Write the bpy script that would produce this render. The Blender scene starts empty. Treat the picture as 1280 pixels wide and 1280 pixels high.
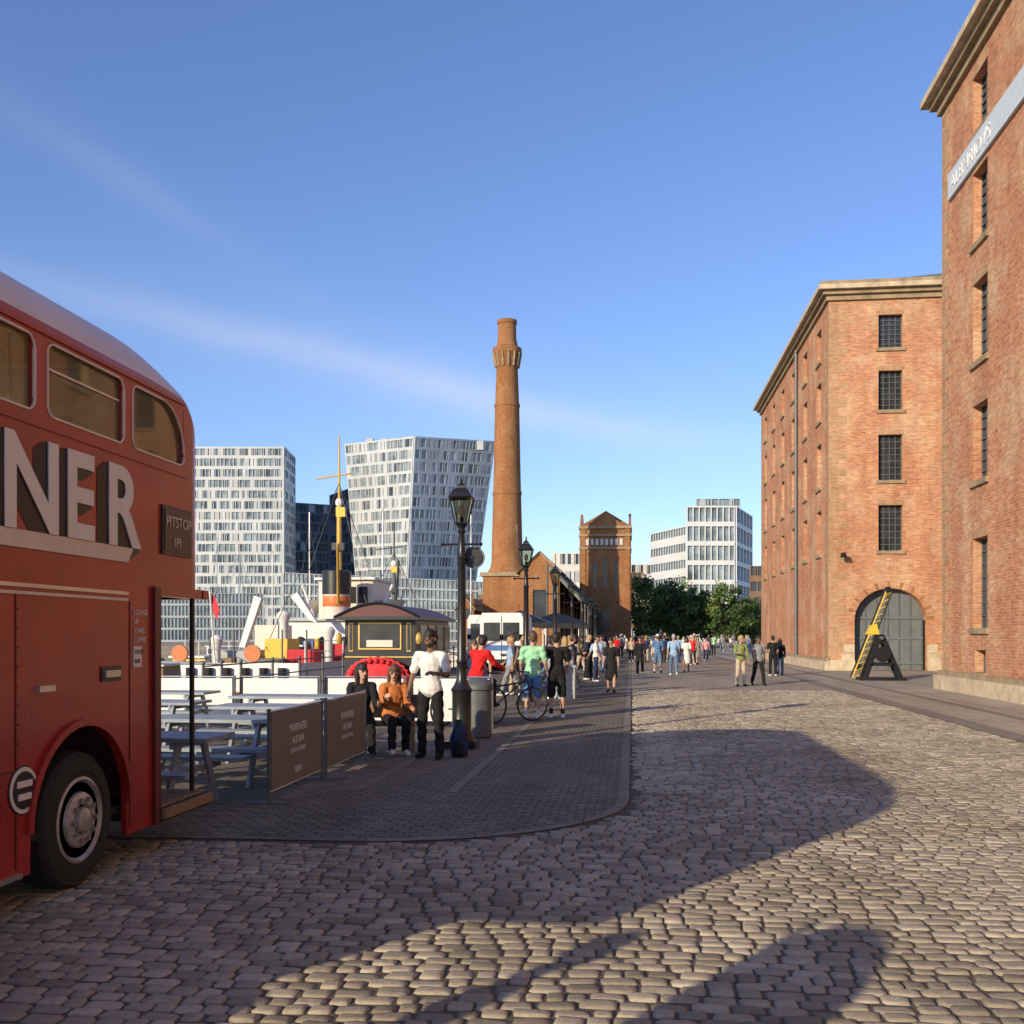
import bpy, math, random
import numpy as np
from mathutils import Vector, Matrix
random.seed(7); rng=np.random.default_rng(7)
TH=math.atan(150/1280.); CT,ST=math.cos(TH),math.sin(TH)
def C(X,Y): return (X*CT-Y*ST, X*ST+Y*CT)      # view-aligned survey coords -> street coords
sc=bpy.context.scene
# ---------------------------------------------------------------- materials
def nt(name):
    m=bpy.data.materials.new(name); m.use_nodes=True
    return m,m.node_tree.nodes,m.node_tree.links,m.node_tree.nodes['Principled BSDF']
def mat(name,col,rough=.6,metal=0,var=.15,scale=6,bump=0,bscale=60,coat=0,spec=None,dirt=0):
    m,N,L,b=nt(name)
    b.inputs['Roughness'].default_value=rough; b.inputs['Metallic'].default_value=metal
    if rough>.8: b.inputs['Specular IOR Level'].default_value=.2
    if coat: b.inputs['Coat Weight'].default_value=coat; b.inputs['Coat Roughness'].default_value=.08
    tc=N.new('ShaderNodeTexCoord')
    n=N.new('ShaderNodeTexNoise'); n.inputs['Scale'].default_value=scale; n.inputs['Detail'].default_value=6; n.inputs['Roughness'].default_value=.65
    L.new(tc.outputs['Object'],n.inputs['Vector'])
    r=N.new('ShaderNodeValToRGB'); r.color_ramp.elements[0].position=.3; r.color_ramp.elements[1].position=.7
    r.color_ramp.elements[0].color=tuple(c*(1-var) for c in col)+(1,); r.color_ramp.elements[1].color=tuple(min(1,c*(1+var)) for c in col)+(1,)
    L.new(n.outputs['Fac'],r.inputs['Fac']); L.new(r.outputs['Color'],b.inputs['Base Color'])
    if bump:
        n2=N.new('ShaderNodeTexNoise'); n2.inputs['Scale'].default_value=bscale; n2.inputs['Detail'].default_value=4
        L.new(tc.outputs['Object'],n2.inputs['Vector'])
        bp=N.new('ShaderNodeBump'); bp.inputs['Strength'].default_value=bump; bp.inputs['Distance'].default_value=.02
        L.new(n2.outputs['Fac'],bp.inputs['Height']); L.new(bp.outputs['Normal'],b.inputs['Normal'])
    if dirt:
        mr=N.new('ShaderNodeMapRange'); mr.inputs['To Min'].default_value=rough*(1-dirt); mr.inputs['To Max'].default_value=min(1,rough*(1+dirt))
        L.new(n.outputs['Fac'],mr.inputs['Value']); L.new(mr.outputs['Result'],b.inputs['Roughness'])
    return m
def brickmat(name,c1,c2,mortar,bw=.25,bh=.085,patch=(.55,.38,.24),pamt=.5,bump=.5,ms=.008,dark=.6,wob=0):
    m,N,L,b=nt(name); b.inputs['Roughness'].default_value=.92; b.inputs['Specular IOR Level'].default_value=.15
    tc=N.new('ShaderNodeTexCoord')
    br=N.new('ShaderNodeTexBrick'); br.inputs['Scale'].default_value=1
    br.inputs['Brick Width'].default_value=bw; br.inputs['Row Height'].default_value=bh; br.inputs['Mortar Size'].default_value=ms
    br.inputs['Mortar Smooth'].default_value=.3; br.inputs['Bias'].default_value=0
    br.inputs['Color1'].default_value=c1+(1,); br.inputs['Color2'].default_value=c2+(1,); br.inputs['Mortar'].default_value=mortar+(1,)
    if wob:
        wn=N.new('ShaderNodeTexNoise'); wn.inputs['Scale'].default_value=1.3; wn.inputs['Detail'].default_value=3; L.new(tc.outputs['UV'],wn.inputs['Vector'])
        vm=N.new('ShaderNodeVectorMath'); vm.operation='SCALE'; vm.inputs['Scale'].default_value=wob; L.new(wn.outputs['Color'],vm.inputs[0])
        va=N.new('ShaderNodeVectorMath'); va.operation='ADD'; L.new(tc.outputs['UV'],va.inputs[0]); L.new(vm.outputs[0],va.inputs[1]); L.new(va.outputs[0],br.inputs['Vector'])
    else: L.new(tc.outputs['UV'],br.inputs['Vector'])
    def noise(s,d=6,st=None):
        n=N.new('ShaderNodeTexNoise'); n.inputs['Scale'].default_value=s; n.inputs['Detail'].default_value=d; n.inputs['Roughness'].default_value=.7
        if st:
            mp=N.new('ShaderNodeMapping'); mp.inputs['Scale'].default_value=st; L.new(tc.outputs['UV'],mp.inputs['Vector']); L.new(mp.outputs['Vector'],n.inputs['Vector'])
        else: L.new(tc.outputs['UV'],n.inputs['Vector'])
        return n
    n1=noise(.55,8); rp=N.new('ShaderNodeValToRGB'); rp.color_ramp.elements[0].position=.46; rp.color_ramp.elements[1].position=.62
    L.new(n1.outputs['Fac'],rp.inputs['Fac'])
    mx=N.new('ShaderNodeMixRGB'); L.new(br.outputs['Color'],mx.inputs['Color1']); mx.inputs['Color2'].default_value=patch+(1,)
    mm=N.new('ShaderNodeMath'); mm.operation='MULTIPLY'; mm.inputs[1].default_value=pamt; L.new(rp.outputs['Color'],mm.inputs[0])
    L.new(mm.outputs[0],mx.inputs['Fac'])
    n2=noise(1,3,(3.2,11,1)); r2=N.new('ShaderNodeValToRGB'); r2.color_ramp.elements[0].position=.3; r2.color_ramp.elements[1].position=.66
    r2.color_ramp.elements[0].color=(dark,dark*.93,dark*.9,1); r2.color_ramp.elements[1].color=(1.0,1.0,1.0,1)
    L.new(n2.outputs['Fac'],r2.inputs['Fac'])
    m2=N.new('ShaderNodeMixRGB'); m2.blend_type='MULTIPLY'; m2.inputs['Fac'].default_value=.9
    L.new(mx.outputs['Color'],m2.inputs['Color1']); L.new(r2.outputs['Color'],m2.inputs['Color2'])
    n3=noise(1,5,(.9,.12,1)); r3=N.new('ShaderNodeValToRGB'); r3.color_ramp.elements[0].position=.35; r3.color_ramp.elements[1].position=.6
    r3.color_ramp.elements[0].color=(.72,.68,.66,1); r3.color_ramp.elements[1].color=(1,1,1,1); L.new(n3.outputs['Fac'],r3.inputs['Fac'])
    m3=N.new('ShaderNodeMixRGB'); m3.blend_type='MULTIPLY'; m3.inputs['Fac'].default_value=.8
    L.new(m2.outputs['Color'],m3.inputs['Color1']); L.new(r3.outputs['Color'],m3.inputs['Color2'])
    L.new(m3.outputs['Color'],b.inputs['Base Color'])
    bp=N.new('ShaderNodeBump'); bp.inputs['Strength'].default_value=bump; bp.inputs['Distance'].default_value=.02
    ad=N.new('ShaderNodeMath'); ad.operation='SUBTRACT'; L.new(n2.outputs['Fac'],ad.inputs[0]); L.new(br.outputs['Fac'],ad.inputs[1])
    L.new(ad.outputs[0],bp.inputs['Height']); L.new(bp.outputs['Normal'],b.inputs['Normal'])
    return m
def glassmat(name,tint=(.5,.5,.5),gl=.25):
    m,N,L,b=nt(name); out=N['Material Output']; N.remove(b)
    t=N.new('ShaderNodeBsdfTransparent'); t.inputs['Color'].default_value=tint+(1,)
    g=N.new('ShaderNodeBsdfGlossy'); g.inputs['Roughness'].default_value=.03; g.inputs['Color'].default_value=(.9,.9,.9,1)
    f=N.new('ShaderNodeFresnel'); f.inputs['IOR'].default_value=1.5
    a=N.new('ShaderNodeMath'); a.operation='ADD'; a.inputs[1].default_value=gl*.3; L.new(f.outputs[0],a.inputs[0])
    mx=N.new('ShaderNodeMixShader'); L.new(a.outputs[0],mx.inputs[0]); L.new(t.outputs[0],mx.inputs[1]); L.new(g.outputs[0],mx.inputs[2]); L.new(mx.outputs[0],out.inputs['Surface'])
    return m
BR_WARE=brickmat('warehouse_brick',(.72,.32,.17),(.55,.215,.115),(.64,.50,.33),patch=(.80,.58,.36),pamt=.6,dark=.55)
BR_QUOIN=brickmat('quoin_stone',(.60,.39,.22),(.52,.30,.17),(.50,.40,.28),bw=.6,bh=.3,pamt=.3)
BR_PUMP=brickmat('pump_brick',(.50,.22,.085),(.36,.15,.06),(.36,.24,.13),patch=(.52,.32,.16),pamt=.4)
STONE=mat('sandstone',(.54,.44,.30),.9,var=.3,scale=2,bump=.4,bscale=12)
STONE_D=mat('weathered_stone',(.33,.25,.155),.9,var=.3,scale=2,bump=.4,bscale=12)
SLATE=mat('slate',(.17,.19,.16),.7,var=.25,scale=3,bump=.3,bscale=20)
PALE=mat('pale_render',(.62,.60,.55),.85,var=.15,scale=2)
WHITEP=mat('white_cladding',(.62,.64,.63),.5,var=.08,scale=.3)
TOWERP=mat('tower_cladding',(.47,.50,.50),.5,var=.14,scale=.12)
GREYP=mat('grey_cladding',(.38,.41,.42),.5,var=.1,scale=.3)
DGLASS=mat('dark_glass',(.05,.07,.09),.08,var=.5,scale=.25)
BGLASS=mat('blue_glass',(.20,.25,.27),.15,var=.75,scale=.25)
WINGL=mat('old_window_glass',(.035,.04,.045),.15,var=.6,scale=2)
IRON=mat('painted_iron',(.10,.11,.115),.5,var=.2)
BLACK=mat('black_paint',(.014,.014,.016),.35,var=.3,scale=10)
BLACKM=mat('black_rubber',(.02,.02,.02),.8,var=.3,scale=20,bump=.3)
DOORG=mat('grey_door_paint',(.13,.145,.15),.6,var=.15,scale=3)
RED=mat('bus_red_paint',(.33,.020,.013),.30,var=.25,scale=1.6,coat=.25,dirt=.4)
REDD=mat('bus_red_dark',(.12,.01,.01),.4,var=.2)
ROOFP=mat('bus_roof_paint',(.68,.59,.56),.42,var=.12,scale=1.5,coat=.15)
CREAM=mat('cream_paint',(.68,.60,.50),.45,var=.1)
CREAMT=mat('cream_interior',(.85,.68,.36),.7,var=.1)
m,N,L,b=nt('added_glow_blind');  # added translucent panes: yellow glow inside the bus, nearly solid bus shadow
_t=N.new('ShaderNodeBsdfTranslucent'); _t.inputs['Color'].default_value=(.95,.80,.48,1); _d=N.new('ShaderNodeBsdfTransparent'); _d.inputs['Color'].default_value=(.9,.8,.6,1); _m=N.new('ShaderNodeMixShader'); _m.inputs[0].default_value=.12
L.new(_t.outputs[0],_m.inputs[1]); L.new(_d.outputs[0],_m.inputs[2]); L.new(_m.outputs[0],N['Material Output'].inputs['Surface']); GLOWBL=m
CHROME=mat('aluminium',(.55,.55,.55),.3,.9,var=.15)
HUB=mat('hub_paint',(.42,.40,.37),.4,.3,var=.3,scale=12)
WHITE=mat('white_paint',(.72,.72,.69),.5,var=.12,scale=2)
WHITEG=mat('letter_white',(.74,.72,.68),.5,var=.05)
TAN=mat('seat_tan',(.50,.34,.15),.8)
BGL=glassmat('bus_window_glass',(.95,.93,.86),.10)
LGL=glassmat('lantern_glass',(.75,.72,.55),.3)
ASPH=brickmat('quay_paving',(.33,.29,.225),(.24,.21,.165),(.12,.105,.085),bw=.17,bh=.105,patch=(.33,.29,.23),pamt=.5,bump=.7,ms=.012,dark=.6,wob=.06)
GRND=mat('ground_paving',(.36,.31,.24),.95,var=.2,scale=.25,bump=.4,bscale=25)
JOINT=mat('joint_sand',(.13,.11,.083),1,var=.3,scale=8,bump=.4,bscale=60)
FLAG=brickmat('flagstone',(.50,.44,.335),(.42,.37,.28),(.20,.17,.13),bw=.9,bh=.55,patch=(.54,.48,.38),pamt=.4,bump=.5,dark=.75)
FARSETT=brickmat('far_setts',(.54,.47,.35),(.44,.375,.28),(.20,.17,.125),bw=.17,bh=.12,patch=(.56,.49,.375),pamt=.4,bump=1.0,dark=.7,wob=.05)
KERB=brickmat('kerb_stone',(.34,.31,.25),(.27,.24,.20),(.08,.07,.06),bw=.9,bh=50,patch=(.35,.32,.26),pamt=.3,bump=.3)
BUFF=mat('mast_buff',(.62,.38,.07),.5,var=.1)
YEL=mat('yellow_paint',(.70,.46,.04),.5,var=.15)
GOLD=mat('gold_trim',(.62,.42,.12),.35,.4)
REDC=mat('red_cloth',(.55,.02,.03),.7,var=.2)
MAROON=mat('maroon_roof',(.10,.02,.02),.5)
BLUEP=mat('blue_paint',(.05,.14,.38),.5)
GREENP=mat('green_paint',(.04,.16,.09),.5)
GREYB=mat('grey_table_paint',(.27,.31,.35),.6,var=.2,scale=5,bump=.2)
BANNER=mat('banner_vinyl',(.17,.16,.14),.7,var=.1,scale=2)
WOOD=mat('wood',(.25,.16,.08),.7,var=.3,scale=10)
ORNG=mat('orange_paint',(.55,.16,.04),.5)
BROWNB=mat('brown_far_building',(.22,.14,.09),.9,var=.3,scale=.4)
ROCK=mat('quay_stone',(.22,.2,.17),.9,var=.4,scale=1.2,bump=.6,bscale=4)
m,N,L,b=nt('dock_water'); b.inputs['Base Color'].default_value=(.02,.035,.035,1); b.inputs['Roughness'].default_value=.06
_n=N.new('ShaderNodeTexNoise'); _n.inputs['Scale'].default_value=2.5; _n.inputs['Detail'].default_value=4
_t=N.new('ShaderNodeTexCoord'); L.new(_t.outputs['Object'],_n.inputs['Vector']); _b=N.new('ShaderNodeBump'); _b.inputs['Strength'].default_value=.35; _b.inputs['Distance'].default_value=.1
L.new(_n.outputs['Fac'],_b.inputs['Height']); L.new(_b.outputs['Normal'],b.inputs['Normal']); WATER=m
# ---------------------------------------------------------------- mesh builder
class MB:
    def __init__(s): s.v=[];s.f=[];s.mi=[];s.mats=[];s.M=Matrix.Identity(4)
    def idx(s,m):
        if m not in s.mats: s.mats.append(m)
        return s.mats.index(m)
    def add(s,vs,fs,m):
        o=len(s.v); M=s.M; s.v+= [tuple(M@Vector(p)) for p in vs]
        k=s.idx(m)
        for f in fs: s.f.append([i+o for i in f]); s.mi.append(k)
    def box(s,x0,x1,y0,y1,z0,z1,m):
        x0,x1=sorted((x0,x1));y0,y1=sorted((y0,y1));z0,z1=sorted((z0,z1))
        s.add([(x0,y0,z0),(x1,y0,z0),(x1,y1,z0),(x0,y1,z0),(x0,y0,z1),(x1,y0,z1),(x1,y1,z1),(x0,y1,z1)],
              [(0,3,2,1),(4,5,6,7),(0,1,5,4),(1,2,6,5),(2,3,7,6),(3,0,4,7)],m)
    def poly(s,p,m): s.add(p,[tuple(range(len(p)))],m)
    def cyl(s,p0,p1,r0,r1=None,n=10,m=None,caps=True):
        r1=r0 if r1 is None else r1; p0=Vector(p0);p1=Vector(p1);d=(p1-p0).normalized()
        a=d.orthogonal().normalized(); b=d.cross(a); vs=[]
        for p,r in((p0,r0),(p1,r1)):
            for i in range(n):
                t=2*math.pi*i/n; vs.append(p+(a*math.cos(t)+b*math.sin(t))*r)
        fs=[(i,(i+1)%n,n+(i+1)%n,n+i) for i in range(n)]
        if caps: fs+= [tuple(range(n-1,-1,-1)),tuple(range(n,2*n))]
        s.add(vs,fs,m)
    def lathe(s,prof,o,ax,n,m,a0=0):
        o=Vector(o);ax=Vector(ax).normalized(); a=Vector((1,0,0)) if abs(ax.z)>.9 else Vector((0,0,1)); a=(a-ax*a.dot(ax)).normalized(); b=ax.cross(a); vs=[]
        for r,h in prof:
            for i in range(n):
                t=a0+2*math.pi*i/n; vs.append(o+ax*h+(a*math.cos(t)+b*math.sin(t))*r)
        fs=[]
        for k in range(len(prof)-1):
            for i in range(n): fs.append((k*n+i,k*n+(i+1)%n,(k+1)*n+(i+1)%n,(k+1)*n+i))
        fs.append(tuple(range(n-1,-1,-1))); fs.append(tuple((len(prof)-1)*n+i for i in range(n)))
        s.add(vs,fs,m)
    def prism(s,p,vec,m):
        v=Vector(vec); n=len(p); vs=[Vector(q) for q in p]+[Vector(q)+v for q in p]
        s.add(vs,[tuple(range(n-1,-1,-1)),tuple(range(n,2*n))]+[(i,(i+1)%n,n+(i+1)%n,n+i) for i in range(n)],m)
    def blob(s,c,r,m,n=10,k=6):
        s.lathe([(max(.001,math.sin(math.pi*i/k))*r[0],-math.cos(math.pi*i/k)*r[2]) for i in range(k+1)],c,(0,0,1),n,m)
    def obj(s,name,smooth=True,parent=None,ang=35):
        me=bpy.data.meshes.new(name); me.from_pydata(s.v,[],s.f); 
        for m in s.mats: me.materials.append(m)
        me.polygons.foreach_set('material_index',s.mi); 
        uv=me.uv_layers.new(name='UVMap').data
        V=s.v
        for p in me.polygons:
            nx,ny,nz=abs(p.normal.x),abs(p.normal.y),abs(p.normal.z)
            for li,vi in zip(p.loop_indices,p.vertices):
                x,y,z=V[vi]
                uv[li].uv=(y,z) if nx>=ny and nx>=nz else ((x,z) if ny>=nz else (x,y))
        if smooth:
            me.shade_smooth(); me.set_sharp_from_angle(angle=math.radians(ang))
        o=bpy.data.objects.new(name,me); sc.collection.objects.link(o)
        if parent: o.parent=parent
        return o
def empty(name,loc=(0,0,0)):
    e=bpy.data.objects.new(name,None); sc.collection.objects.link(e); return e
def text(s,size,m,loc,rot,parent,name='lettering',ext=.004,off=0,sx=1,align='LEFT'):
    c=bpy.data.curves.new(name,'FONT'); c.body=s; c.size=size; c.extrude=ext; c.offset=off; c.align_x=align; c.materials.append(m)
    o=bpy.data.objects.new(name,c); o.location=loc; o.rotation_euler=[math.radians(a) for a in rot]; o.scale=(sx,1,1); sc.collection.objects.link(o); o.parent=parent; return o
RX=(90,0,90); RY=(90,0,0); RNX=(90,0,-90)
def wquad(mb,O,u,n,pts,m):
    O=Vector(O);u=Vector(u);n=Vector(n)
    P=[O+u*a+Vector((0,0,b))+n*c for a,b,c in pts]; mb.poly(P,m)
def wbox(mb,O,u,n,u0,u1,z0,z1,d0,d1,m):
    O=Vector(O);u=Vector(u);n=Vector(n);Z=Vector((0,0,1))
    P=[O+u*a+Z*b+n*c for c in(d0,d1) for a,b in((u0,z0),(u1,z0),(u1,z1),(u0,z1))]
    mb.add(P,[(0,3,2,1),(4,5,6,7),(0,1,5,4),(1,2,6,5),(2,3,7,6),(3,0,4,7)],m)
def wall(mb,O,u,n,W,H,ops,dep,m,z0=0):
    us=sorted({0,W}|{o[0] for o in ops}|{o[1] for o in ops}); zs=sorted({z0,H}|{o[2] for o in ops}|{o[3] for o in ops})
    for i in range(len(us)-1):
        for j in range(len(zs)-1):
            cu,cz=(us[i]+us[i+1])/2,(zs[j]+zs[j+1])/2
            if any(o[0]<cu<o[1] and o[2]<cz<o[3] for o in ops): continue
            wquad(mb,O,u,n,[(us[i],zs[j],0),(us[i+1],zs[j],0),(us[i+1],zs[j+1],0),(us[i],zs[j+1],0)],m)
    for a,b,c,d in ops:
        wquad(mb,O,u,n,[(a,c,0),(a,d,0),(a,d,-dep),(a,c,-dep)],m); wquad(mb,O,u,n,[(b,c,0),(b,c,-dep),(b,d,-dep),(b,d,0)],m)
        wquad(mb,O,u,n,[(a,d,0),(b,d,0),(b,d,-dep),(a,d,-dep)],m); wquad(mb,O,u,n,[(a,c,0),(a,c,-dep),(b,c,-dep),(b,c,0)],m)
def ironwin(mb,O,u,n,a,b,c,d,dep,nc=4,nr=7,arch=True):
    wquad(mb,O,u,n,[(a,c,-dep+.03),(b,c,-dep+.03),(b,d,-dep+.03),(a,d,-dep+.03)],WINGL)
    t=.035
    for i in range(nc+1):
        x=a+(b-a)*i/nc; wbox(mb,O,u,n,max(a,x-t/2),min(b,x+t/2),c,d,-dep+.035,-dep+.08,IRON)
    for i in range(nr+1):
        z=c+(d-c)*i/nr; wbox(mb,O,u,n,a,b,max(c,z-t/2),min(d,z+t/2),-dep+.037,-dep+.083,IRON)
    wbox(mb,O,u,n,a-.12,b+.12,c-.16,c,-.05,.09,STONE_D)
    if d-c>1: wbox(mb,O,u,n,a-.06,b+.06,d+.002,d+.24,-.02,.012,BR_QUOIN)
def archfill(mb,O,u,n,a,b,zs,top,m,dep,seg=10):
    cx=(a+b)/2; rx=(b-a)/2; rz=top-zs
    pts=[(cx+rx*math.cos(math.pi*i/(2*seg)),zs+rz*math.sin(math.pi*i/(2*seg))) for i in range(seg+1)]
    for sgn in(1,-1):
        q=[(cx+sgn*(x-cx),z) for x,z in pts]
        for i in range(seg):
            (x0,z0),(x1,z1)=q[i],q[i+1]
            wquad(mb,O,u,n,[(x0,z0,0),(x0,top,0),(x1,top,0),(x1,z1,0)],m)
            wquad(mb,O,u,n,[(x0,z0,0),(x1,z1,0),(x1,z1,-dep),(x0,z0,-dep)],m)
# ---------------------------------------------------------------- ground
DX0,DX1,DY0,DY1=-75,-9.3,23,150   # dock basin
mb=MB(); G=1800; z=-.035
xs=[-G,DX0,DX1,G]; ys=[-G,DY0,DY1,G]
for i in range(3):
    for j in range(3):
        if i==1 and j==1: continue
        mb.poly([(xs[i],ys[j],z),(xs[i+1],ys[j],z),(xs[i+1],ys[j+1],z),(xs[i],ys[j+1],z)],GRND)
mb.obj('ground',False)
mb=MB(); mb.poly([(DX0,DY0,-2.2),(DX1,DY0,-2.2),(DX1,DY1,-2.2),(DX0,DY1,-2.2)],WATER); mb.obj('dock_water',False)
mb=MB()
mb.box(DX1-.02,DX1+.5,DY0,DY1,-4,.03,ROCK); mb.box(DX0-.5,DX1+.5,DY1-.02,DY1+.6,-4,.028,ROCK); mb.box(DX0,DX1-.03,DY0-.6,DY0+.02,-4,.026,ROCK); mb.box(DX0-.5,DX0,DY0,DY1-.03,-4,.024,ROCK)
mb.obj('quay_wall',False)
KX,KY,KR=-.15,8.55,2.3
def bound():
    p=[(KX,150.)]+[(KX,30.),(KX,20.)]
    for i in range(15):
        t=math.pi/2*i/14; p.append((KX-KR+KR*math.cos(t),KY+KR-KR*math.sin(t)))
    p.append((-9.,KY-.15)); p.append((-16.,KY-.3)); return p
B=bound()
mb=MB(); mb.poly([(x,y,0) for x,y in B]+[(-16,22.35,0),(-8.7,22.35,0),(-8.7,150,0)],ASPH); mb.obj('quay_pavement',False)
mb=MB()
def strip(mb,P,w,z,m,h=.03):
    n=len(P); L_=[];R_=[]
    for i in range(n):
        a=Vector(P[max(0,i-1)]);b=Vector(P[min(n-1,i+1)]); d=(b-a).normalized(); q=Vector((-d.y,d.x)); p=Vector(P[i])
        L_.append((p.x+q.x*w,p.y+q.y*w)); R_.append((p.x,p.y))
    for i in range(n-1):
        mb.poly([(*R_[i],z),(*R_[i+1],z),(*L_[i+1],z),(*L_[i],z)],m)
        mb.poly([(*L_[i],z),(*L_[i+1],z),(*L_[i+1],z-h),(*L_[i],z-h)],m)
strip(mb,B,.12,.008,KERB,.03); mb.obj('kerb',False)
mb=MB()
for x in(-2.05,-3.1): mb.box(x,x+.12,11.2,120,-.01,.004,KERB)
mb.obj('drainage_channel',False)
mb=MB(); mb.poly([(KX+.12,33,0),(6.3,33,0),(6.3,170,0),(KX+.12,170,0)],FARSETT); mb.obj('cobbled_street',False)
mb=MB(); mb.poly([(6.72,-12,0),(9.94,-12,0),(9.94,34.4,0),(40,34.4,0),(40,51.2,0),(9.5,51.2,0),(9.5,170,0),(6.72,170,0)],FLAG)
mb.box(6.3,6.72,-12,170,-.03,.014,KERB); mb.box(7.9,8.1,-12,120,-.03,.010,KERB); mb.obj('side_pavement',False)
# individual setts, one mesh
def setts():
    cs=[]; y=-1.5
    while y<33:
        h=.115+rng.uniform(-.018,.018)
        if y+h>33: break
        x=-8+rng.uniform(0,.2)
        while x<6.27:
            w=rng.uniform(.10,.21)
            if 0.02+.1<x<.62 and y>11.5: w=.22
            if x+w>6.3: w=6.3-x
            if w>.06: cs.append((x+w/2,y+h/2,w,h))
            x+=w
        y+=h
    A=np.array(cs)
    x,y=A[:,0],A[:,1]
    ccx,ccy=KX-KR,KY+KR
    inside=(x<KX+.19)&(y>KY-.23)
    corner=(x>ccx)&(y<ccy)&(np.hypot(x-ccx,y-ccy)>KR+.19)
    keep=~inside|corner
    A=A[keep]; n=len(A); x,y,w,h=A.T
    damp=np.clip((8.3-y)/1.5,0,1)
    wy=y+damp*(.16*np.sin(x*.62+.4)+.05*np.sin(x*1.9+1+y*.2))+.010*np.sin(x*9+y*31)
    px=np.array([1,.8,-.8,-1,-1,-.8,.8,1.]); py=np.array([.70,1,1,.70,-.70,-1,-1,-.70])
    rings=[(1.0,-.022),(.975,-.008),(.87,.000),(.5,.003)]
    gap=.0065; V=[]
    zr=rng.normal(0,.0025,n); tx=rng.normal(0,.022,n); ty=rng.normal(0,.028,n); rot=rng.normal(0,.045,n)
    jit=1+rng.normal(0,.06,(n,8)); jit2=1+rng.normal(0,.06,(n,8))
    for s_,z_ in rings:
        dx=(w/2-gap)[:,None]*s_*px[None,:]*np.minimum(jit,1.04); dy=(h/2-gap)[:,None]*s_*py[None,:]*np.minimum(jit2,1.04)
        X=x[:,None]+dx*np.cos(rot)[:,None]-dy*np.sin(rot)[:,None]; Y=wy[:,None]+dx*np.sin(rot)[:,None]+dy*np.cos(rot)[:,None]
        Z=z_+ (zr[:,None]+dx*tx[:,None]+dy*ty[:,None])*(1 if z_>-.02 else 0)+(rng.normal(0,.0011,X.shape) if z_>-.005 else np.zeros_like(X))
        V.append(np.stack([X,Y,Z],-1))
    V=np.stack(V,1).reshape(-1,3)
    base=(np.arange(n)*32)[:,None]; quads=[]
    for k in range(3):
        for i in range(8):
            quads.append([k*8+i,k*8+(i+1)%8,(k+1)*8+(i+1)%8,(k+1)*8+i])
    Q=np.array(quads); loopsQ=(base[:,:,None]+Q[None]).reshape(n,-1)
    top=base+np.arange(24,32)[None]
    loops=np.concatenate([loopsQ,top],1).reshape(-1)
    tot=np.tile(np.array([4]*24+[8]),n); st=np.concatenate([[0],np.cumsum(tot)[:-1]])
    me=bpy.data.meshes.new('setts'); me.vertices.add(len(V)); me.vertices.foreach_set('co',V.reshape(-1))
    me.loops.add(len(loops)); me.loops.foreach_set('vertex_index',loops.astype(np.int32))
    me.polygons.add(len(tot)); me.polygons.foreach_set('loop_start',st.astype(np.int32)); me.polygons.foreach_set('loop_total',tot.astype(np.int32))
    me.update(calc_edges=True); me.validate()
    at=me.attributes.new('tone','FLOAT','POINT'); tv=np.clip(rng.normal(.5,.24,n),0,1)
    strip_=(x>.02)&(x<.7)&(y>11.5); tv[strip_]=np.clip(tv[strip_]+.2,0,1)
    at.data.foreach_set('value',np.repeat(tv,32).astype(np.float32))
    me.shade_smooth()
    m,N,L,b=nt('sett_granite'); b.inputs['Roughness'].default_value=.85; b.inputs['Specular IOR Level'].default_value=.22
    a=N.new('ShaderNodeAttribute'); a.attribute_name='tone'
    r=N.new('ShaderNodeValToRGB'); e=r.color_ramp.elements; e[0].color=(.30,.262,.20,1); e[1].color=(.60,.53,.405,1); e[0].position=.05; e[1].position=.95
    L.new(a.outputs['Fac'],r.inputs['Fac'])
    tc=N.new('ShaderNodeTexCoord'); n1=N.new('ShaderNodeTexNoise'); n1.inputs['Scale'].default_value=28; n1.inputs['Detail'].default_value=6; n1.inputs['Roughness'].default_value=.75
    L.new(tc.outputs['Object'],n1.inputs['Vector'])
    r2=N.new('ShaderNodeValToRGB'); r2.color_ramp.elements[0].position=.3; r2.color_ramp.elements[0].color=(.62,.60,.57,1); r2.color_ramp.elements[1].position=.65
    L.new(n1.outputs['Fac'],r2.inputs['Fac'])
    mx=N.new('ShaderNodeMixRGB'); mx.blend_type='MULTIPLY'; mx.inputs['Fac'].default_value=.85; L.new(r.outputs['Color'],mx.inputs['Color1']); L.new(r2.outputs['Color'],mx.inputs['Color2'])
    n3=N.new('ShaderNodeTexNoise'); n3.inputs['Scale'].default_value=.5; n3.inputs['Detail'].default_value=5; L.new(tc.outputs['Object'],n3.inputs['Vector'])
    r3=N.new('ShaderNodeValToRGB'); r3.color_ramp.elements[0].position=.35; r3.color_ramp.elements[0].color=(.74,.72,.69,1); r3.color_ramp.elements[1].position=.6; L.new(n3.outputs['Fac'],r3.inputs['Fac'])
    m3=N.new('ShaderNodeMixRGB'); m3.blend_type='MULTIPLY'; m3.inputs['Fac'].default_value=1; L.new(mx.outputs['Color'],m3.inputs['Color1']); L.new(r3.outputs['Color'],m3.inputs['Color2'])
    L.new(m3.outputs['Color'],b.inputs['Base Color'])
    bp=N.new('ShaderNodeBump'); bp.inputs['Strength'].default_value=.7; bp.inputs['Distance'].default_value=.008; L.new(n1.outputs['Fac'],bp.inputs['Height']); L.new(bp.outputs['Normal'],b.inputs['Normal'])
    me.materials.append(m); o=bpy.data.objects.new('cobblestones',me); sc.collection.objects.link(o)
setts()
mb=MB(); mb.poly([(-8.2,-1.8,-.011),(6.3,-1.8,-.011),(6.3,33,-.011),(-8.2,33,-.011)],JOINT); mb.obj('joint_bed',False)
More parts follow.
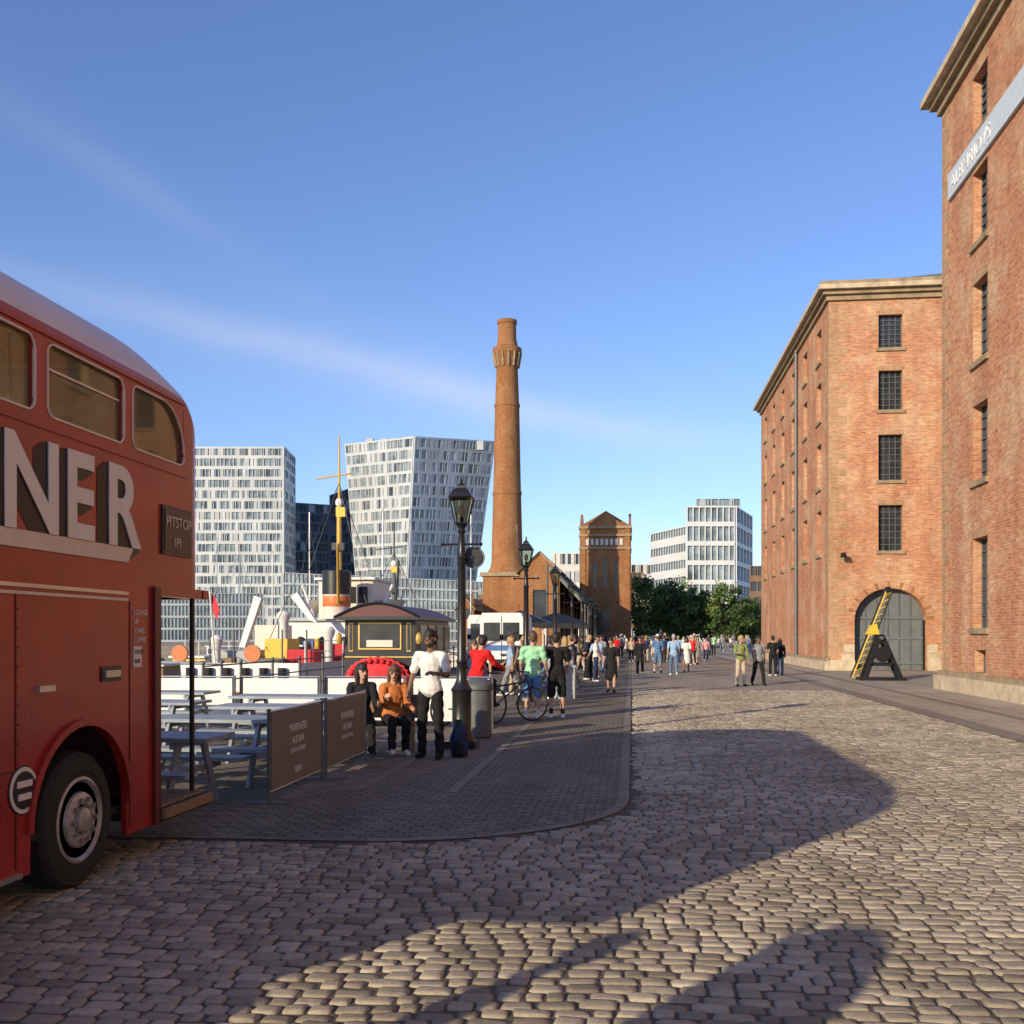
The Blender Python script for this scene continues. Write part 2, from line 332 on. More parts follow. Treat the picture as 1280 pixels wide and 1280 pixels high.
# ---------------------------------------------------------------- warehouses
def warehouse(name,x0,x1,y0,y1,H,wy,wx,rows,door=None,sign=False,cellar=True,pipes=()):
    e=empty(name); mb=MB()
    Ow=(x0,y1,0); uw=(0,-1,0); nw=(-1,0,0); ops=[]
    for c in wy:
        for a,b in rows: ops.append((y1-c-.62,y1-c+.62,a,b))
        if cellar: ops.append((y1-c-.45,y1-c+.45,.65,1.3))
    wall(mb,Ow,uw,nw,y1-y0,H,ops,.32,BR_WARE)
    for o in ops: ironwin(mb,Ow,uw,nw,*o,.32,3 if o[3]>1.4 else 5,7 if o[3]>1.4 else 1)
    Os=(x0,y0,0); us=(1,0,0); ns=(0,-1,0); ops=[];win=[]
    for c in wx:
        for a,b in rows: win.append((c-.56,c+.56,a,b))
    ops=list(win)
    if door:
        for c in door: ops.append((c-1.68,c+1.68,0,3.98))
        ops=[o for o in ops if not any(abs((o[0]+o[1])/2-c)<1 and o[2]<4 and o[3]-o[2]<3.9 and o[3]<5.2 for c in door)]; win=[o for o in win if o in ops]
    wall(mb,Os,us,ns,x1-x0,H,ops,.3,BR_WARE)
    for o in win: ironwin(mb,Os,us,ns,*o,.3,4,7)
    if door:
        for c in door:
            archfill(mb,Os,us,ns,c-1.68,c+1.68,2.45,3.98,BR_WARE,.9)
            for k in range(40):
                t0,t1=math.pi*k/40+.006,math.pi*(k+1)/40-.006
                P=[]
                for r_,t in((1,t0),(1,t1),(1.2,t1),(1.2,t0)):
                    P.append((x0+c+1.68*math.cos(t)*r_,y0-.015,2.45+1.53*math.sin(t)*(r_+ (.02 if r_>1 else 0))))
                mb.prism(P,(0,.03,0),BR_WARE if k%4 else BR_PUMP)
            wquad(mb,Os,us,ns,[(c-1.68,0,-.6),(c+1.68,0,-.6),(c+1.68,4,-.6),(c-1.68,4,-.6)],DOORG)
            for k in range(7): wbox(mb,Os,us,ns,c-1.6+k*.53,c-1.55+k*.53,.05,3.9,-.6,-.56,IRON)
            for zz in(.3,1.5,2.5): wbox(mb,Os,us,ns,c-1.66,c+1.66,zz,zz+.12,-.6,-.54,DOORG)
            for sx in(-1,1):
                for j in range(3):
                    wbox(mb,Os,us,ns,c+sx*1.69-(0 if sx>0 else .5+.1*(j%2)),c+sx*1.69+(.5+.1*(j%2) if sx>0 else 0),.02+.42*j,.42+.42*j,0,.05,STONE)
    mb.poly([(x1,y0,0),(x1,y1,0),(x1,y1,H),(x1,y0,H)],BR_WARE); mb.poly([(x0,y1,0),(x1,y1,0),(x1,y1,H),(x0,y1,H)],BR_WARE)
    for k in range(int((H-.6)/.42)):
        L1,L2=(.85,.45) if k%2 else (.45,.85); z0=.62+k*.42; z1=z0+.405
        t=.012
        mb.box(x0-t,x0+L1,y0-t,y0+L2,z0,z1,BR_QUOIN); mb.box(x0-t,x0+L1,y1-L2,y1+t,z0,z1,BR_QUOIN)
    mb.box(x0-.22,x0-.003,y0-.22,y1+.22,-.02,.45,STONE); mb.box(x0-.12,x0-.004,y0-.12,y1+.12,.45,.6,STONE_D)
    if not door: mb.box(x0,x1,y0-.22,y0-.003,-.02,.45,STONE)
    else:
        c=door[0]; mb.box(x0,x0+c-1.7,y0-.2,y0-.003,-.02,.5,STONE); mb.box(x0+c+1.7,x1,y0-.2,y0-.003,-.02,.5,STONE)
    for d,z0,z1,m_ in((.14,H-.25,H,STONE_D),(.32,H,H+.2,STONE_D),(.55,H+.2,H+.42,STONE),(.42,H+.42,H+.62,STONE_D)):
        mb.box(x0-d,x1+d,y0-d,y1+d,z0,z1,m_)
    zr=H+.62
    mb.add([(x0+.3,y0+.3,zr),(x1-.3,y0+.3,zr),(x1-.3,y1-.3,zr),(x0+.3,y1-.3,zr),((x0+x1)/2,y0+5.5,zr+2.4),((x0+x1)/2,y1-5.5,zr+2.4)],[(0,1,4),(1,2,5,4),(2,3,5),(3,0,4,5)],SLATE)
    for py in pipes: mb.cyl((x0-.12,py,.4),(x0-.12,py,H),.09,n=8,m=IRON)
    mb.box(x0+.55,x0+.62,y0-.5,y0-.005,5.55,5.62,BLACK); mb.prism([(x0+.45,y0-.62,5.45),(x0+.75,y0-.62,5.45),(x0+.68,y0-.62,5.68),(x0+.5,y0-.62,5.68)],(0,.2,0),BLACK)
    mb.obj('walls_and_roof',False,e)
    if sign:
        b2=MB(); b2.box(x0-.10,x0-.01,y0,y1-.9,15.35,16.15,mat('sign_band',(.55,.62,.66),.6,var=.1)); b2.obj('sign_band',False,e)
        text('ALBMRIOYS',.62,WHITEG,(x0-.11,y1-1.2,15.52),RNX,e,ext=.01,sx=1.1)
    return e
rowsN=[(16.3,18.0),(13.1,15.2),(9.66,11.96),(6.2,8.4),(1.93,4.54)]
warehouse('brick_warehouse',9.94,26,-12,34.4,18.75,[34.4-3.6-5.2*k for k in range(9)],[3,8,13],rowsN,sign=True)
rowsF=[(15.6,17.2),(12.6,14.5),(9.2,11.4),(5.8,8.0)]
warehouse('brick_warehouse',9.5,30,51.25,77.3,18.2,[51.25+2.6+4.2*k for k in range(6)],[2.9,8.4,13.9],rowsF,door=[2.9],cellar=False,pipes=(60.5,))
# ---------------------------------------------------------------- crane by the arch
e=empty('mooring_crane'); mb=MB(); bx,by=9.3,40.5
mb.box(bx-.7,bx+1.0,by-.4,by+.4,0,.12,BLACK)
for dy in(-.3,.22):
    mb.prism([(bx-.55,by+dy,.12),(bx-.38,by+dy,.12),(bx+.16,by+dy,1.75),(bx-.02,by+dy,1.75)],(0,.08,0),BLACK)
    mb.prism([(bx+.72,by+dy,.12),(bx+.9,by+dy,.12),(bx+.2,by+dy,1.75),(bx+.02,by+dy,1.75)],(0,.08,0),BLACK)
    mb.prism([(bx-.3,by+dy,.55),(bx+.6,by+dy,.55),(bx+.5,by+dy,.68),(bx-.22,by+dy,.68)],(0,.07,0),BLACK)
mb.cyl((bx+.12,by-.4,1.0),(bx+.12,by+.4,1.0),.2,n=14,m=BLACK); mb.cyl((bx+.08,by-.45,1.62),(bx+.08,by+.4,1.62),.07,n=10,m=IRON)
mb.lathe([(.27,-.03),(.3,0),(.27,.03)],(bx+.12,by-.42,1.0),(0,1,0),16,BLACK)
def beam(a,b,w,m):
    a=Vector(a);b=Vector(b);mb.cyl(a,b,w,n=4,m=m)
for dy in(-.16,.16):
    beam((bx-.95,by+dy,.10),(bx+.34,by+dy,3.5),.032,YEL if dy<0 else BLACK); beam((bx-.68,by+dy,.10),(bx+.50,by+dy,3.3),.03,BLACK if dy<0 else YEL)
for k in range(13):
    t=k/13; x0_=bx-.95+1.29*t; z0_=.10+3.4*t; beam((x0_,by-.16,z0_),(x0_+.24,by-.16,z0_+.10),.016,YEL); beam((x0_,by-.16,z0_),(x0_+.12,by+.16,z0_+.25),.018,BLACK)
mb.prism([(bx-.42,by-.2,1.75),(bx+.05,by-.2,1.75),(bx-.05,by-.2,2.15),(bx-.25,by-.2,2.1)],(0,.35,0),YEL)
mb.cyl((bx+.38,by-.2,3.45),(bx+.38,by+.2,3.45),.12,n=12,m=BLACK); mb.cyl((bx+.42,by,3.45),(bx+.15,by,1.2),.012,n=5,m=BLACK)
mb.obj('frame_and_jib',True,e)
# ---------------------------------------------------------------- double-decker bus
bus=empty('double_decker_bus'); BX=-3.77; XC=BX-1.22; HW=1.22; YR=8.75; YF=.40; RW=6.68; FW=1.62
RR=1.25
def ez(e):
    R=RR; d=0 if e>=R else R*(1-math.sqrt(max(0,1-((R-e)/R)**2)))
    return 4.27-d*.80
def zsf(e): return 3.70 if e>.45 else 3.70-.62*(1-e/.45)**1.7
def wf(e):
    r=.3; return HW if e>=r else HW-r*.9*(1-math.sqrt(max(0,1-((r-e)/r)**2)))
def arc(e,n=12):
    w,zs,zt=wf(e),zsf(e),ez(e); rx=.72
    P=[]
    for i in range(n+1):
        t=math.pi/2*i/n
        P.append((w-rx+rx*math.cos(t),zs+(zt-.07-zs)*math.sin(t)))
    P.append((.25,zt-.015)); P.append((0,zt)); return P
mb=MB(); es=[0,.01,.03,.06,.1,.15,.2,.25,.3,.37,.45,.6,.75,.9,1.05,1.25]
sts=[(YF+e,e) for e in es]+[(YF+1.8+k*.8,2) for k in range(7)]+[(YR-e,e) for e in reversed(es)]
def sec(y,e):
    a=arc(e); full=[(XC+x,y,z) for x,z in a]; full+= [(XC-x,y,z) for x,z in reversed(a[:-1])]; return full
S=[sec(y,e) for y,e in sts]; n=len(S[0])
for k in range(len(S)-1):
    for i in range(n-1):
        q=[S[k][i],S[k][i+1],S[k+1][i+1],S[k+1][i]]; j=min(i,n-2-i)
        mb.poly(q,ROOFP if j>=1 else RED)
for (sg,Y0) in((1,YR),(-1,YF)):
    for k in range(len(es)):
        if es[k]>=.45: break
        a,b_=es[k],es[k+1]; ya,yb=Y0-sg*a,Y0-sg*b_
        for s2 in(1,-1):
            zb=2.13
            mb.poly([(XC+s2*wf(a),ya,zb),(XC+s2*wf(b_),yb,zb),(XC+s2*wf(b_),yb,zsf(b_)),(XC+s2*wf(a),ya,zsf(a))],RED)
    P=[(p[0],Y0,p[2]) for p in sec(Y0,0)]
    mb.poly([(XC+wf(0),Y0,2.13)]+P+[(XC-wf(0),Y0,2.13)],RED)
    mb.box(XC-.75,XC+.75,Y0-.01*sg,Y0+.012*sg,2.7,3.05,WINGL); mb.box(XC-.8,XC+.8,Y0-.01*sg,Y0+.006*sg,2.65,3.10,BLACK)
y0s,y1s=YF+.45,YR-.45
def sideplate(x,sgn,inner=False):
    O=(x,y0s,0);u=(0,1,0);nn=(sgn,0,0); ops=[]
    W=[(7.39,8.29),(6.25,7.26),(5.10,6.11),(3.95,4.96),(2.80,3.81),(1.65,2.66),(.9,1.51)]
    for a,b_ in W: ops.append((a-y0s,b_-y0s,3.17,3.65))
    wall(mb,O,u,nn,y1s-y0s,3.70,ops,.045,RED,z0=2.13)
    for k,(a,b_,c,d) in enumerate(ops):
        for (cu,cz,r,su,sz) in((a,c,.08,1,1),(b_,c,.08,-1,1),(a,d,.08,1,-1),(b_,d,.40 if k==0 else .08,-1,-1)):
            rz=min(r,.38); P=[(cu,cz,-.002)]
            for i in range(9):
                t=math.pi/2*i/8; P.append((cu+su*r*(1-math.sin(t)),cz+sz*rz*(1-math.cos(t)),-.002))
            wquad(mb,O,u,nn,P,RED)
            for i in range(8):
                t0,t1=math.pi/2*i/8,math.pi/2*(i+1)/8; Q=[]
                for t in(t0,t1): Q.append(Vector(O)+Vector(u)*(cu+su*r*(1-math.sin(t)))+Vector((0,0,cz+sz*rz*(1-math.cos(t))))+Vector(nn)*.0)
                mb.cyl(Q[0],Q[1],.009,n=6,m=CREAM)
        for (p,q,r_,s_) in((a,b_,c-.008,c+.008),(a,b_,d-.008,d+.008)):
            wbox(mb,O,u,nn,p+.08,q-(.4 if k==0 and r_>3.4 else .08),r_,s_,-.01,.007,CREAM)
        for p in(a,b_): wbox(mb,O,u,nn,p-.008,p+.008,c+.08,d-(.40 if (k==0 and p==b_) else .08),-.01,.007,CREAM)
        wquad(mb,O,u,nn,[(a,c,-.03),(b_,c,-.03),(b_,d,-.03),(a,d,-.03)],BGL if sgn>0 else GLOWBL)  # offside panes are added to glow yellow and block the sun
        if k in(1,3): wbox(mb,O,u,nn,a+.03,b_-.03,c+.31,c+.325,-.05,-.02,CHROME)
    wbox(mb,O,u,nn,0,y1s-y0s,3.685,3.71,0,.016,RED); wbox(mb,O,u,nn,0,y1s-y0s+.05,3.075,3.10,0,.012,RED)
sideplate(BX,1); sideplate(XC-HW,-1)
mb.box(XC-1.15,XC+1.15,YF+.2,YR-.12,2.15,2.2,CREAMT)
mb.box(XC-1.19,XC+1.19,YF+.15,YR-.1,2.10,2.14,CREAM)
for k in range(8):
    y=1.3+k*.9
    for xx in(XC-.75,XC+.72): mb.box(xx-.4,xx+.4,y,y+.12,2.5,3.22,TAN); mb.box(xx-.4,xx+.4,y-.42,y-.001,2.5,2.62,TAN); mb.cyl((xx-.38,y+.06,3.26),(xx+.38,y+.06,3.26),.018,n=6,m=CHROME)
for y in np.arange(1.9,8.0,1.15): mb.box(XC-.9,XC+.9,y,y+.05,3.86,3.90,CREAM)
mb.box(XC-.95,XC+.95,YF+.9,YR-.9,3.95,3.96,CREAMT)
for y in np.arange(2.4,8.0,1.15): mb.cyl((BX-.75,y,3.25),(BX-.75,y,3.95),.016,n=6,m=CHROME); mb.blob((BX-1.0,y+.3,3.88),(.07,.07,.05),WHITE,10,6)
mb.obj('upper_deck',True,bus,30)
mb=MB()
def lower(x,sgn,ya,yb,wheels):
    P=[(ya,.24)]; R=.62
    for w in sorted(wheels):
        for i in range(21):
            t=math.pi-math.pi*i/20; P.append((w+R*math.cos(t),max(.24,.5+R*math.sin(t)) if 0<i<20 else .24))
    P+=[(yb,.24),(yb,2.13),(ya,2.13)]
    mb.prism([(x-sgn*.04,p,q) for p,q in P],(sgn*.04,0,0),RED)
    for w in wheels:
        for i in range(20):
            t0,t1=math.pi*i/20,math.pi*(i+1)/20
            q=[]
            for r_,t in((R,t0),(R,t1),(R+.05,t1),(R+.05,t0)): q.append((x,w+r_*math.cos(t),max(.25,.5+r_*math.sin(t))))
            mb.prism(q,(sgn*.03,0,0),RED)
        mb.box(x-sgn*.5,x-sgn*.04,w-.66,w+.66,1.13,1.16,BLACK)
lower(BX,1,1.95,7.71,[RW]); lower(XC-HW,-1,.45,8.7,[RW,FW])
for z0,z1,m_,d in((2.29,2.40,CREAM,.014),(2.045,2.07,CHROME,.018),(2.0,2.02,CREAM,.014),(.90,.915,REDD,.006),(.24,.27,CHROME,.02)):
    mb.box(BX+.001,BX+d,1.95,(7.30 if z0>1.9 else 5.95) ,z0,z1,m_)
mb.add([(BX+.001,7.30,2.29),(BX+.001,7.38,2.40),(BX+.001,7.30,2.40),(BX+.014,7.30,2.29),(BX+.014,7.38,2.40),(BX+.014,7.30,2.40)],[(0,1,2),(3,5,4),(0,3,4,1)],CREAM)
for y in(5.9,7.34,4.7,3.5): mb.box(BX+.001,BX+.006,y,y+.012,.3,2.0,REDD)
mb.box(BX+.001,BX+.03,6.95,7.16,1.44,1.49,CHROME); mb.box(BX+.001,BX+.012,6.92,7.2,1.41,1.52,BLACK)
mb.box(BX+.001,BX+.03,6.12,6.3,1.38,1.42,CHROME)
for y in(5.95,7.68):
    for k in range(14): mb.cyl((BX,y-.02,.35+k*.12),(BX+.008,y-.02,.35+k*.12),.006,n=6,m=RED)
mb.box(BX-.06,BX+.03,7.71,7.80,.24,2.13,REDD); mb.box(BX-.05,BX+.02,7.80,7.83,.3,2.1,BLACK)
mb.box(XC-HW+.05,BX-.05,1.95,7.70,.42,.47,BLACK)
mb.box(XC-HW+.05,XC+.1,7.66,7.72,.45,2.1,REDD); mb.box(XC+.3,BX-.05,7.66,7.72,.45,2.1,REDD)
mb.box(XC-HW+.04,BX+.02,7.84,YR,.24,.36,BLACK); mb.box(XC-HW+.04,BX+.0,7.84,YR-.02,.36,.372,WOOD); mb.box(BX+.02,BX+.06,7.84,YR,.27,.345,WOOD)
for k in range(8): mb.box(BX-.9,BX,7.9+k*.1,7.92+k*.1,.372,.38,WOOD)
mb.cyl((BX-.08,YR-.12,.37),(BX-.08,YR-.12,2.13),.022,n=10,m=BLACK)
mb.cyl((BX-.12,7.95,.37),(BX-.12,7.95,2.13),.018,n=8,m=BLACK)
mb.prism([(XC-HW,YR-.04,.3),(XC-.1,YR-.04,.3),(XC-.1,YR-.04,2.13),(XC-HW,YR-.04,2.13)],(0,.04,0),RED)
mb.box(XC-HW+.25,XC-.3,YR,YR+.01,1.3,1.95,WINGL); mb.box(XC-HW,BX,YR-.06,YR+.05,2.06,2.14,RED)
mb.box(BX-.1,BX+.002,7.72,YR-.1,2.06,2.14,RED)
for k in range(2): mb.box(XC-1.1,XC-.45,7.9,8.6-.15*k,.37+.3*k,.37+.3*(k+1)-.02,BLACK)
mb.box(XC-.1,BX,1.93,1.97,.4,2.13,RED); mb.box(XC-HW,XC-.1,YF+.05,YF+.1,.5,1.3,RED); mb.box(XC-HW,XC-.1,YF+.05,YF+.07,1.3,2.1,WINGL); mb.box(XC-.14,XC-.1,YF+.05,1.95,.5,2.13,RED)
mb.prism([(XC-.09,YF+.05,.5),(BX-.22,YF+.05,.5),(BX-.2,YF+.05,1.15),(BX-.45,YF+.05,1.38),(XC-.09,YF+.05,1.38)],(0,1.9,0),RED)
mb.box(XC-.05,BX-.3,YF+.02,YF+.049,.55,1.3,CHROME); mb.box(XC-HW,BX-.05,YF-.02,YF+.03,.35,.5,BLACK)
for i in range(20):
    t0,t1=math.pi*i/20,math.pi*(i+1)/20
    mb.prism([(BX-.4,FW+r_*math.cos(t),max(.4,.5+r_*math.sin(t))) for r_,t in((.6,t0),(.6,t1),(.66,t1),(.66,t0))],(.4,0,0),RED)
for x in(BX-.15,XC-HW+.2): mb.cyl((x,YF+.03,.95),(x,YF-.06,.95),.11,n=14,m=CHROME)
mb.cyl((BX,5.98,.78),(BX+.006,5.98,.78),.155,n=28,m=BLACK); mb.cyl((BX,5.98,.78),(BX+.010,5.98,.78),.145,n=28,m=WHITEG); mb.cyl((BX,5.98,.78),(BX+.014,5.98,.78),.118,n=28,m=BLACK)
mb.box(BX,BX+.018,5.90,6.06,.80,.84,WHITEG); mb.box(BX,BX+.018,5.91,6.05,.72,.76,WHITEG)
mb.box(BX,BX+.02,7.86,8.40,2.40,2.80,BLACK); mb.box(BX,BX+.026,7.89,8.37,2.43,2.77,mat('blind',(.05,.035,.025),.4)); 
mb.box(BX,BX+.010,7.40,7.52,1.50,1.66,WHITEG)
mb.obj('lower_deck',True,bus,30)
text('PITSTOP',.125,CREAM,(BX+.03,7.90,2.63),RX,bus,ext=.002); text('1PI',.11,CREAM,(BX+.03,8.03,2.47),RX,bus,ext=.002)
for i,t_ in enumerate(['LOUNGE','UP','STAIRS','COFFEE']): text(t_,.055,WHITEG,(BX+.008,7.40,1.90-.07*i),RX,bus,ext=.001)
text('FOOD',.05,BLACK,(BX+.012,7.405,1.60),RX,bus,ext=.001); text('BAR',.05,BLACK,(BX+.012,7.405,1.53),RX,bus,ext=.001)
for ch,y,sx in(('D',4.72,1.0),('I',5.42,1.0),('N',5.72,1.05),('E',6.42,.95),('R',6.96,1.0)):
    for j in range(9): text(ch,.82,BLACK,(BX+.003+.0012*j,y-.13+.0145*j,2.35+.0075*j),RX,bus,'letter_shadow',.0005,.028,sx)
    text(ch,.82,WHITEG,(BX+.020,y,2.42),RX,bus,'letter',.004,.018,sx)
def wheel(x,sg,y,name,par,r=.47,dual=True):
    mb=MB(); o=(x,y,r); ax=(sg,0,0)
    mb.lathe([(r*.58,-.26),(r*.9,-.26),(r*.985,-.22),(r,-.15),(r,-.07),(r*.985,-.02),(r*.93,.005),(r*.90,.0),(r*.88,.008),(r*.72,.015),(r*.70,.008),(r*.64,.01),(r*.58,0)],o,ax,48,BLACKM)
    mb.lathe([(r*.62,.0),(r*.63,.014),(r*.59,.022),(r*.55,-.0),(r*.50,-.05),(r*.46,-.055),(r*.43,-.03),(r*.40,.02),(r*.34,.035),(r*.25,.035),(r*.22,.0),(r*.19,.0),(r*.17,.05),(r*.10,.065),(.01,.066)],o,ax,40,HUB)
    for k in range(10):
        t=2*math.pi*k/10; mb.cyl((x,y+r*.30*math.cos(t),r+r*.30*math.sin(t)),(x+sg*.06,y+r*.30*math.cos(t),r+r*.30*math.sin(t)),.018,n=6,m=CHROME)
        t+=.3; mb.cyl((x-sg*.06,y+r*.48*math.cos(t),r+r*.48*math.sin(t)),(x-sg*.035,y+r*.48*math.cos(t),r+r*.48*math.sin(t)),.022,n=8,m=BLACK)
    return mb.obj(name,True,par)
for i,(x,sg,y) in enumerate([(BX-.03,1,RW),(XC-HW+.03,-1,RW),(BX-.08,1,FW),(XC-HW+.08,-1,FW)]): wheel(x,sg,y,'wheel_%d'%(i+1),bus)
# ---------------------------------------------------------------- street lamps
def lamp(y,x=-2.61,H=4.12):
    e=empty('street_lamp'); mb=MB()
    mb.box(x-.24,x+.24,y-.24,y+.24,0,.12,BLACK)
    mb.lathe([(.2,.12),(.19,.2),(.15,.26),(.15,.85),(.17,.9),(.12,.97),(.085,1.05),(.075,1.3),(.09,1.33),(.07,1.38),(.06,2.9),(.08,2.93),(.055,2.98),(.045,3.3),(.07,3.34),(.05,3.38),(.09,3.44)],(x,y,0),(0,0,1),14,BLACK)
    mb.cyl((x-.3,y,3.14),(x+.3,y,3.14),.018,n=8,m=BLACK)
    for s in(-1,1): mb.blob((x+s*.3,y,3.14),(.03,.03,.03),BLACK,8,4)
    z0,z1=3.46,3.86
    for k in range(4):
        a=math.pi/4+k*math.pi/2; b_=a+math.pi/2
        p=lambda t,r,z:(x+r*math.cos(t),y+r*math.sin(t),z)
        mb.cyl(p(a,.12,z0),p(a,.235,z1),.012,n=5,m=BLACK); mb.cyl(p(a,.235,z1),p(b_,.235,z1),.018,n=5,m=BLACK); mb.cyl(p(a,.12,z0),p(b_,.12,z0),.016,n=5,m=BLACK)
        mb.poly([p(a,.115,z0),p(b_,.115,z0),p(b_,.23,z1),p(a,.23,z1)],LGL)
    mb.cyl((x,y,z0),(x,y,z0+.1),.03,n=8,m=BLACK); mb.blob((x,y,z0+.2),(.05,.05,.09),CREAM,10,6)
    mb.lathe([(.25,z1),(.24,z1+.02),(.15,z1+.12),(.10,z1+.14),(.10,z1+.18),(.04,z1+.22),(.015,z1+.24),(.03,z1+.27),(.004,z1+.33)],(x,y,0),(0,0,1),4,BLACK,math.pi/4)
    mb.obj('post_and_lantern',True,e); return e
l1=lamp(15.6)
for k in range(1,7): lamp(15.6+9.7*k)
mb=MB(); mb.cyl((-2.45,15.75,2.95),(-2.45,15.82,2.95),.17,n=20,m=IRON); mb.cyl((-2.45,15.73,2.95),(-2.45,15.75,2.95),.14,n=20,m=BLACK); mb.box(-2.6,-2.45,15.7,15.73,2.93,2.97,BLACK); mb.obj('round_sign',True,l1)
# ---------------------------------------------------------------- people
SK=[mat('skin_a',(.50,.30,.21),.6,var=.06),mat('skin_b',(.20,.105,.06),.6,var=.06),mat('skin_c',(.40,.22,.14),.6,var=.06)]
HR=[mat('hair_dark',(.02,.014,.01),.6),mat('hair_brown',(.10,.055,.03),.6),mat('hair_fair',(.38,.25,.11),.6),mat('hair_grey',(.35,.34,.32),.6)]
def cloth(n,c): return mat('cloth_'+n,c,.85,var=.14,scale=9,bump=.5,bscale=14)
CL={k:cloth(k,c) for k,c in dict(white=(.70,.69,.66),black=(.018,.018,.02),green=(.32,.62,.38),blue=(.10,.20,.36),denim=(.12,.19,.29),red=(.60,.02,.02),orange=(.50,.17,.05),grey=(.25,.25,.26),navy=(.03,.04,.09),olive=(.22,.26,.10),beige=(.48,.40,.30),pink=(.62,.30,.33),sky=(.30,.45,.62),khaki=(.30,.25,.16),yellow=(.62,.50,.12)).items()}
EYE=mat('eye_dark',(.02,.015,.012),.3); LIP=mat('lip',(.33,.11,.09),.5)
def capsule(mbv,mbf,p0,p1,r0,r1,k,side,n=12):
    p0=Vector(p0);p1=Vector(p1); d=p1-p0; Lh=d.length; d=d.normalized() if Lh>1e-5 else Vector((0,0,1))
    s=side-d*side.dot(d); s=s.normalized() if s.length>1e-3 else d.orthogonal().normalized(); f=d.cross(s)
    o=len(mbv); rows=[]
    for i in range(4): t=math.pi/2*(1-i/4.)*1; rows.append((p0-d*r0*math.sin(t),max(.0005,r0*math.cos(t))))
    rows.append((p0,r0)); rows.append((p1,r1))
    for i in range(1,5): t=math.pi/2*(i/4.); rows.append((p1+d*r1*math.sin(t),max(.0005,r1*math.cos(t))))
    for c,r in rows:
        for i in range(n):
            t=2*math.pi*i/n; mbv.append(tuple(c+s*(math.cos(t)*r*k)+f*(math.sin(t)*r)))
    R=len(rows)
    for a in range(R-1):
        for i in range(n): mbf.append((o+a*n+i,o+a*n+(i+1)%n,o+(a+1)*n+(i+1)%n,o+(a+1)*n+i))
    mbf.append(tuple(o+i for i in range(n-1,-1,-1))); mbf.append(tuple(o+(R-1)*n+i for i in range(n)))
